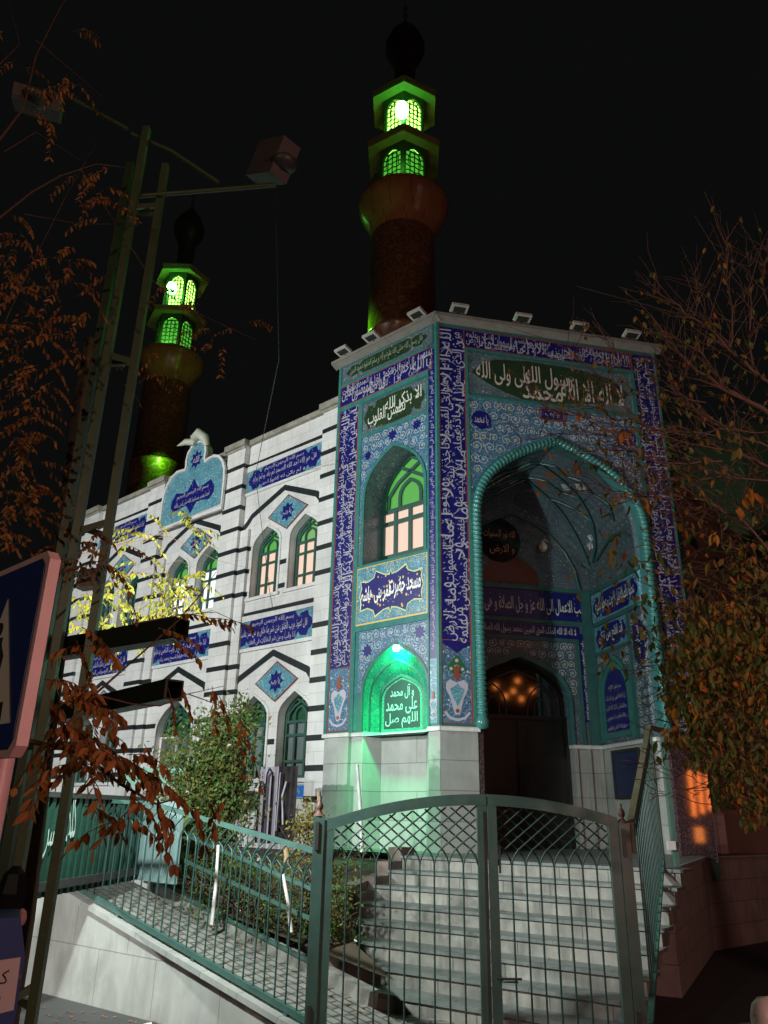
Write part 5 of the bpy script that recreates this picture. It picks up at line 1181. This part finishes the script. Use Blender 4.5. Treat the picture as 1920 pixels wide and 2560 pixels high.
limb([(-40, 400), (60, 270), (90, 140), (150, 20), (180, -30)], 5.2, .012); limb([(-20, 180), (50, 110), (20, 0)], 5.2, .006); limb([(90, 100), (160, 160), (260, 245)], 5.3, .005); limb([(10, 380), (90, 330), (200, 400)], 5.2, .005)
limb([(-20, 560), (80, 480), (150, 440), (240, 410), (330, 420)], 5.2, .010); limb([(60, 535), (200, 560), (300, 560)], 5.3, .004); limb([(-30, 900), (60, 700), (170, 480), (240, 360)], 5.4, .006)
limb([(200, 420), (380, 700), (450, 760), (520, 795), (640, 850)], 6.2, .007); limb([(-30, 1500), (100, 1440), (260, 1400)], 5.0, .012)
limb([(200, 1490), (350, 1430), (450, 1400), (520, 1440)], 8.6, .005)
def spray(lm, items, Y, ls, m=0, n=8, jit=.12, droop=.55):
    for (x, y, L, dx, dz) in items:
        p = at(x, y, Y+rt.uniform(-.25, .25)); d = Vector((dx, rt.uniform(-.3, .3), dz)); pinnate(lm, tw, rt, p, d, L*rt.uniform(.85, 1.15), n, ls, m, droop)
def cloud(lm, boxes, Y, ls, m=0, L=.28, n=8):
    for x0, y0, x1, y1, cnt in boxes:
        for _ in range(cnt):
            x = rt.uniform(x0, x1); y = rt.uniform(y0, y1); spray(lm, [(x, y, L, rt.uniform(-1, 1), rt.uniform(-.5, .4))], Y, ls, m, n)
# near rust-brown leaves
spray(lb, [(320, 1905, .30, 1, -.35), (330, 1900, .26, .7, -.7), (300, 1890, .24, .9, -.3), (120, 1740, .25, .5, -.6), (150, 1730, .25, 1, -.2)], 3.5, .075, 0, 11, .05, .3)
for (x, y) in ((395, 1995), (440, 1995), (480, 2000), (520, 1995), (560, 1985)): spray(lb, [(x, y, .12, rt.uniform(-.3, .5), -.8)], 3.6, .07, 0, 4)
spray(lb, [(440, 1535, .33, 1, .0), (520, 1545, .22, 1, .1), (395, 1570, .22, 1, -.1), (430, 1600, .16, .8, -.3), (190, 1600, .16, .5, -.8)], 3.7, .055, 0, 9, .05, .25)
spray(lb, [(360, 1860, .16, .6, -.6), (420, 1720, .12, .4, -.8), (455, 1720, .10, .6, -.8), (530, 1715, .14, .3, -.9), (548, 1740, .10, .6, -.8), (590, 1780, .22, .5, -.7), (600, 1790, .15, .2, -.9), (300, 1430, .16, .4, -.5)], 3.8, .055, 0, 6)
cloud(lb, [(95, 1690, 230, 1800, 8), (60, 1800, 260, 1930, 13), (230, 1880, 400, 2000, 6), (150, 1910, 230, 2020, 4), (295, 2030, 330, 2080, 2), (180, 1560, 215, 1640, 3)], 3.6, .080, 0, .20, 6)
# dim upper leaves
cloud(lb, [(90, 175, 200, 240, 6), (35, 150, 70, 200, 2), (180, 70, 250, 110, 2), (60, 240, 130, 300, 4), (0, 60, 20, 80, 1), (180, 410, 290, 470, 5), (250, 430, 300, 560, 5), (0, 520, 110, 700, 11), (110, 590, 200, 660, 4), (-10, 640, 70, 790, 9), (120, 690, 270, 740, 7), (120, 740, 230, 820, 5), (0, 800, 120, 1130, 34), (120, 830, 190, 1000, 7)], 5.2, .060, 0, .24, 7)
cloud(lb, [(-10, 1120, 120, 1360, 34), (160, 1320, 250, 1420, 12), (210, 1330, 320, 1370, 5)], 5.6, .06, 0, .24, 7)
cloud(lb, [(460, 735, 520, 790, 3), (500, 810, 560, 880, 3), (560, 785, 640, 830, 3), (385, 700, 430, 830, 4), (395, 830, 450, 900, 4), (300, 900, 420, 1000, 5)], 6.3, .055, 0, .22, 6)
# yellow leaves catching the lamp light
cloud(ly, [(250, 1440, 480, 1540, 34), (240, 1520, 330, 1590, 14), (185, 1480, 240, 1590, 10), (440, 1430, 510, 1510, 8), (290, 1285, 400, 1340, 8), (455, 1285, 520, 1325, 7), (340, 1530, 410, 1575, 7), (250, 1400, 300, 1500, 8), (330, 1390, 400, 1440, 5)], 8.6, .085, 0, .26, 6)
lb.build('rust_brown_leaves', LBROWN, ltree); ly.build('yellow_leaves', LYEL, ltree); tw.build('branches', TWIG, ltree)
# ---- right tree
rt = random.Random(23); rtree = thing('autumn_tree', 'spreading tree with bare twigs and olive-orange leaves at the right edge', 'tree', (5.2, 6.0, 0))
tw = MB(); lo = MB(); lg = MB(); lr = MB()
tk = MB(); tk.tube([(5.2, 6.0, 0), (5.1, 5.9, 1.8), (4.9, 5.8, 3.2), (4.6, 5.7, 4.4)], [.17, .14, .10, .06], 10); tk.build('trunk', BARK, rtree)
def cr(x, y): return (1440+x/2.458, 600+y/2.458)
BR = [([(1300, 1120), (1050, 990), (830, 850), (640, 700), (500, 560)], .026), ([(1300, 960), (1080, 800), (940, 680), (720, 480), (600, 380), (470, 310)], .016), ([(1250, 1420), (900, 1290), (700, 1210), (400, 1130), (200, 1080), (0, 1020)], .014),
      ([(1050, 990), (760, 860), (560, 770), (420, 740)], .012), ([(1200, 1280), (1000, 1200), (860, 1130), (700, 1050), (560, 900)], .010), ([(900, 1360), (560, 1370), (380, 1320), (260, 1290)], .008), ([(1180, 1480), (760, 1475), (540, 1470), (200, 1400)], .007),
      ([(1090, 780), (1070, 500), (1060, 300), (1080, 80)], .010), ([(940, 680), (960, 420), (930, 150), (890, -50)], .009), ([(1250, 740), (1180, 400), (1160, 150), (1200, -20)], .010), ([(720, 480), (740, 380), (710, 230)], .005), ([(1000, 730), (860, 560), (760, 300), (690, 180)], .005),
      ([(900, 900), (780, 700), (620, 600), (430, 560)], .006), ([(1180, 1180), (900, 1160), (700, 1200), (500, 1300)], .005), ([(1250, 2000), (1000, 1700), (800, 1600), (500, 1580), (250, 1620)], .010), ([(1000, 1900), (760, 1800), (560, 1700), (300, 1500), (80, 1340)], .006), ([(400, 1130), (200, 900), (60, 880)], .004), ([(560, 1370), (340, 1260), (60, 1180), (-150, 1200), (-420, 1270)], .004), ([(-60, 1140), (-200, 1020), (-330, 900)], .003), ([(900, 1130), (600, 1000), (300, 960), (40, 760), (-120, 640)], .006), ([(800, 1000), (500, 900), (250, 700), (100, 500)], .006), ([(700, 1450), (400, 1560), (150, 1500), (-60, 1560)], .005), ([(900, 1290), (500, 1180), (200, 1240), (-40, 1380)], .005), ([(1000, 1250), (620, 1140), (330, 1180), (100, 1100), (-100, 1060)], .006)]
for pts, r0 in BR:
    Y = rt.uniform(4.8, 5.8); P_ = [at(*cr(x, y), Y) for x, y in pts]
    Q = []
    for i in range(len(P_)-1): Q += jitterline(rt, P_[i], P_[i+1], 3, .03)[:-1]
    Q.append(P_[-1]); tw.tube(Q, [max(.003, r0*(1-.8*i/(len(Q)-1))) for i in range(len(Q))], 5)
    for i in range(1, len(Q)-1):
        for _ in range(3 if r0 > .006 else 2):
            d = rv(rt); d.z = abs(d.z)*.8-.1; d = (d+(Q[i+1]-Q[i-1]).normalized()*.8).normalized(); L = rt.uniform(.18, .55)
            e = Q[i]+d*L; tw.tube(jitterline(rt, Q[i], e, 3, .02), [.004, .003, .0025, .0015], 3)
            for _k in range(rt.choice((0, 0, 1, 1, 2))): leafquad([lo, lr, lg][rt.choice((0, 0, 0, 1, 2))], Q[i]+d*L*rt.uniform(.3, 1), rv(rt)*.5+Vector((0, 0, -1)), rv(rt), rt.uniform(.045, .075), .032)
def mass(x0, y0, x1, y1, n, Y0=4.6, Y1=6.2, mixw=(5, 3, 1)):
    for _ in range(n):
        x = rt.uniform(x0, x1); y = rt.uniform(y0, y1); p = at(x, y, rt.uniform(Y0, Y1)); k = rt.choices((0, 1, 2), mixw)[0]
        leafquad([lo, lg, lr][k], p, rv(rt)*.6+Vector((0, 0, -.8)), rv(rt), rt.uniform(.03, .095), rt.uniform(.022, .046))
for b in ((1440, 900, 1720, 1500, 110), (1500, 1300, 1700, 1700, 90), (1640, 800, 1920, 1400, 230), (1650, 1500, 1800, 1660, 220), (1660, 1640, 1780, 1860, 260), (1760, 1500, 1940, 1720, 520), (1690, 1560, 1940, 1800, 620), (1640, 1640, 1800, 1760, 160), (1720, 1780, 1940, 1920, 430), (1780, 1900, 1940, 2010, 260), (1850, 2000, 1950, 2070, 70), (1680, 1700, 1760, 1830, 90), (1820, 1350, 1940, 1520, 130), (1700, 1400, 1860, 1560, 90), (1590, 1480, 1700, 1660, 60), (1640, 1840, 1700, 1890, 12)):
    mass(*b)
for (x, y) in ((1860, 1240), (1880, 1230), (1850, 1270), (1905, 1250), (1890, 1600), (1845, 1690), (1900, 1740), (1440, 1160), (1560, 1085), (1610, 1250), (1780, 1330), (1700, 1310)):
    for _ in range(3): leafquad(lr, at(x+rt.uniform(-12, 12), y+rt.uniform(-14, 14), 4.8), rv(rt)*.4+Vector((0, 0, -1)), rv(rt), .085, .04)
for _ in range(520):                             # twig tangle inside the leaf mass
    x = rt.uniform(1640, 1930); y = rt.uniform(1150, 2000); p = at(x, y, rt.uniform(4.8, 6)); tw.tube(jitterline(rt, p, p+Vector((rt.uniform(-.3, .3), rt.uniform(-.2, .2), rt.uniform(-.12, .2))), 3, .02), .0028, 3, cap=False)
lo.build('olive_leaves', LMIX, rtree); lg.build('green_leaves', LGRN, rtree); lr.build('orange_leaves', LORG, rtree); tw.build('branches', paint('grey_brown_twig', (.12, .075, .06), (.07, .04, .03), .8), rtree)
# ---- shrubs
def shrub(name, label, blobs, base, ls=.045, flowers=0, seed=1, mats=None, cat='shrub'):
    r = random.Random(seed); o = thing(name, label, cat, base); L = MB(); S = MB(); Fm = MB(); B = Vector(base)
    for (c, rx, ry, rz, n) in blobs:
        c = Vector(c); subs = [c+Vector((r.gauss(0, .5)*rx, r.gauss(0, .5)*ry, r.gauss(0, .5)*rz)) for _ in range(max(3, n//70))]
        for s in subs:
            S.tube(jitterline(r, B+Vector((r.uniform(-.1, .1), r.uniform(-.1, .1), 0)), s, 5, .06), [.016, .012, .008, .006, .004, .003], 4, cap=False)
            for _ in range(3):
                e = s+rv(r)*.22+Vector((0, 0, .08)); S.tube([s, e], .003, 3, cap=False)
        for _ in range(n):
            s = r.choice(subs); p = s+Vector((r.gauss(0, .32)*rx, r.gauss(0, .32)*ry, r.gauss(0, .30)*rz)); d = rv(r); d.z += .3
            leafquad(L, p, d, rv(r), ls*r.uniform(.6, 1.3), ls*.5, 0 if r.random() < .75 else 1)
            if r.random() < flowers: leafquad(Fm, p, rv(r), rv(r), ls*.9, ls*.8)
    L.build('leaves', mats or [LGRN, LMIX], o); S.build('stems', TWIG, o)
    if flowers: Fm.build('blossom', FLOW, o)
    return o
def q3(x, y, Y): return tuple(at(x, y, Y))
b = at(560, 2180, 11.6)
shrub('flowering_shrub', 'tall bushy green shrub with small white flowers in front of the lower windows', [(q3(545, 1890, 11.6), .46, .4, .45, 3200), (q3(525, 1990, 11.5), .54, .45, .5, 3800), (q3(500, 2100, 11.4), .50, .4, .5, 3000), (q3(575, 1910, 11.7), .22, .3, .35, 900), (q3(590, 1815, 11.7), .26, .2, .3, 800)], (b.x, b.y, 1.05), .075, .005, 3)
b = at(772, 2200, 9.9)
shrub('climbing_shrub', 'thin yellow-green shrub climbing beside the left gate post', [(q3(765, 2060, 9.9), .16, .2, .32, 380), (q3(745, 2130, 9.9), .22, .2, .3, 380), (q3(800, 2140, 10.2), .25, .2, .3, 260)], (b.x, b.y, .9), .05, 0, 4, [LMIX, LYEL])
b = at(830, 2260, 10.0)
shrub('leafy_bush', 'dark leafy bush behind the gate lattice at the left of the steps', [(q3(850, 2200, 10.2), .30, .25, .35, 600), (q3(810, 2260, 9.9), .28, .25, .3, 700), (q3(830, 2330, 9.4), .22, .2, .25, 600), (q3(800, 2340, 9.3), .16, .16, .16, 400)], (b.x, b.y, .85), .05, .01, 5)
b = at(620, 2300, 9.8)
shrub('low_bush', 'low tangled bush behind the ramp pickets with pale flowers', [(q3(480, 2200, 10.6), .38, .25, .26, 800), (q3(560, 2260, 10.2), .38, .25, .3, 1000), (q3(650, 2290, 9.9), .38, .25, .32, 1100), (q3(730, 2330, 9.5), .28, .2, .3, 700), (q3(650, 2190, 10.4), .4, .3, .25, 700), (q3(440, 2130, 10.8), .3, .2, .25, 400)], (b.x, b.y,   .75), .05, .004, 6, [LGRN, LMIX])
b = at(420, 2120, 10.9)
shrub('spiky_plant', 'spiky long-leaved plant behind the railing at the left of the shrubs', [(q3(425, 2085, 10.9), .12, .12, .2, 60)], (b.x, b.y, 1.1), .28, 0, 8, [LGRN, LGRN], 'plant')
def stake(p, q, r, m, label):
    mb = MB(); mb.tube([p, (Vector(p)+Vector(q))/2+Vector((.01, 0, 0)), q], [r, r*.9, r*.8], 8); tag(mb.build('garden_stake', m), label, 'stake', 'stakes in the planted bed')
WHP = mat('white_paint', (.6, .6, .58), .6); WOOD = paint('bare_wood', (.30, .20, .11), (.2, .12, .06), .8, 9.)
stake(q3(529, 2312, 9.45), q3(546, 2112, 9.45), .022, WHP, 'white painted trunk-like stake between the ramp pickets')
stake(q3(728, 2330, 8.9), q3(708, 2185, 8.9), .022, WHP, 'slanting white stake close to the gate end of the bed')
stake(q3(905, 2130, 11.6), q3(893, 1912, 11.6), .028, WHP, 'tall white stick leaning on the green-lit marble wall')
stake(q3(795, 2140, 11.0), q3(797, 1978, 11.0), .03, WOOD, 'bare wooden stake standing beside the climbing shrub')
stake(q3(716, 2158, 9.4), q3(714, 2118, 9.4), .035, WOOD, 'short yellowish wood stub under the sloping ramp rail')
# ================================================================ right side background
BRW = paint('brown_render', (.20, .13, .10), (.12, .08, .06), .8, 1.5)
nb = thing('neighbour_building', 'dim brown building wall with small dark slot windows right of the portal', 'building', (7.2, 16.0, 0))
NB = Fr((6.0, 15.2), 52, -1, 1); mb = MB(); mb.box(NB, 0, 12, -.4, 0, 0, 9.0); mb.box(NB, 0, 12, -.4, .08, 8.9, 9.1); mb.build('wall', BRW, nb)
for i in range(3):
    for j in range(4):
        mb = MB(); mb.box(NB, 1.1+2.2*i, 1.9+2.2*i, -.02, .015, 4.2+1.15*j, 4.42+1.15*j); mb.build('window', BAND, nb)
mb = MB(); mb.tube([NB.p(.35, .12, 1.3), NB.p(.35, .12, 6.2)], .06, 10); mb.build('drain_pipe', paint('pale_pipe', (.36, .33, .30), (.28, .25, .22), .5), nb)
rwl = thing('retaining_wall', 'low reddish wall with dark arched openings at the lower right edge', 'wall', (6.5, 11.8, 0))
c0 = atz(1758, 2142, 1.3); RWL = Fr((c0.x+.35, c0.y+.25), 12, -1, 1)
mb = MB(); hs = [arch(1.0+1.25*i, .36, .15, .9, 1.35, 5) for i in range(4)]
mb.prism(RWL, [[(0, 0), (7, 0), (7, 2.0), (0, 2.0)]]+hs, -.3, 0); mb.box(RWL, 0, 7, -.35, .05, 2.0, 2.10); mb.box(RWL, 0, 7, -.5, -.35, 0, 2.0); mb.build('wall', BRW, rwl)
pp = thing('notice_post', 'pink-lit square post with a torn paper notice below the right branches', 'post', tuple(Vector((c0.x+.30, c0.y-.15, 0))))
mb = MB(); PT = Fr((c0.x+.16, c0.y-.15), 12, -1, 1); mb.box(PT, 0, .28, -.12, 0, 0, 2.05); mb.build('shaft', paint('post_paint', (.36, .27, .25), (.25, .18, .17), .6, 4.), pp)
mb = MB(); mb.box(PT, .02, .27, 0, .004, 1.52, 2.0); lb_ = mb.build('paper_notice', mat('pale_paper', (.5, .42, .42), .8), pp)
lettering([(PT, 'اطلاعیه', .13, 1.85, .14, .05, 0, .008, 0)], lb_, BAND)
tb_ = thing('distant_tower_block', 'far green-lit tower block with tiny lit windows seen through the branches', 'building', (26, 46, 0))
TB = Fr((22.5, 44), 14, -1, 1); mb = MB(); mb.box(TB, 0, 9, -6, 0, 0, 26); mb.build('wall', paint('render_with_green_light', (.10, .17, .09), (.06, .10, .05), .8), tb_)  # no green lamp reaches this wall; the greenish light is in its paint
for u, z in ((3.2, 20.5), (3.4, 18.6)):
    mb = MB(); mb.box(TB, u, u+.5, 0, .03, z, z+.18); mb.build('lit_window', glow('amber_window', (1., .4, .1), 1.6), tb_)
bo = thing('bollard', 'white and pink-lit round-topped bollard with chipped paint at the bottom right', 'bollard', (2.62, 4.3, 0))
bp = at(1918, 2490, 4.0); bo.location = (bp.x, bp.y, 0)
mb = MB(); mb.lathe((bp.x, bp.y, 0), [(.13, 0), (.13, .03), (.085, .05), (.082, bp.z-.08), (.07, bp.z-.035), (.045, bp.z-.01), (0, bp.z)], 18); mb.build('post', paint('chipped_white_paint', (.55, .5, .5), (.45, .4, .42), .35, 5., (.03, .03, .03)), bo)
mb = MB(); rr_ = random.Random(9)
for i in range(150):
    if i % 3: p = Vector((rr_.uniform(-3.6, -.8), rr_.uniform(8.2, 9.2), .012)); p.y = min(p.y, 9.0-(p.x+2.5)*.75+rr_.uniform(-.25, .0))
    else: u = rr_.uniform(-2.4, 1.2); p = RW.p(u, rr_.uniform(-1.05, -.85), zr(u)+.012)
    leafquad(mb, p, rv(rr_)*Vector((1, 1, .1)).length if False else Vector((rr_.uniform(-1, 1), rr_.uniform(-1, 1), .05)), Vector((0, 0, 1)), .05, .03)
for i in range(70):
    k = rr_.randrange(0, 8); u = rr_.uniform(-2.3, 1.3); p = ST.p(u, TD*k-rr_.uniform(.04, .28), 1.37-RZ*k+.008)
    leafquad(mb, p, Vector((rr_.uniform(-1, 1), rr_.uniform(-1, 1), .05)), Vector((0, 0, 1)), rr_.uniform(.03, .06), .03)
o = mb.build('fallen_leaves', LBROWN); o['kind'] = 'stuff'
o['label'] = 'scattered dry brown leaves along the foot of the walls'; o['category'] = 'leaves'
mb = MB(); p = Vector((-2.3, 8.35, .02)); mb.line(Fr((-2.4, 8.35), 20, -1, 1), [(0, .01), (.1, .03), (.22, .015), (.35, .035)], .03, -.05, 0); tag(mb.build('paper_scrap', WHP), 'small torn white paper scrap on the asphalt by the ramp wall', 'litter')
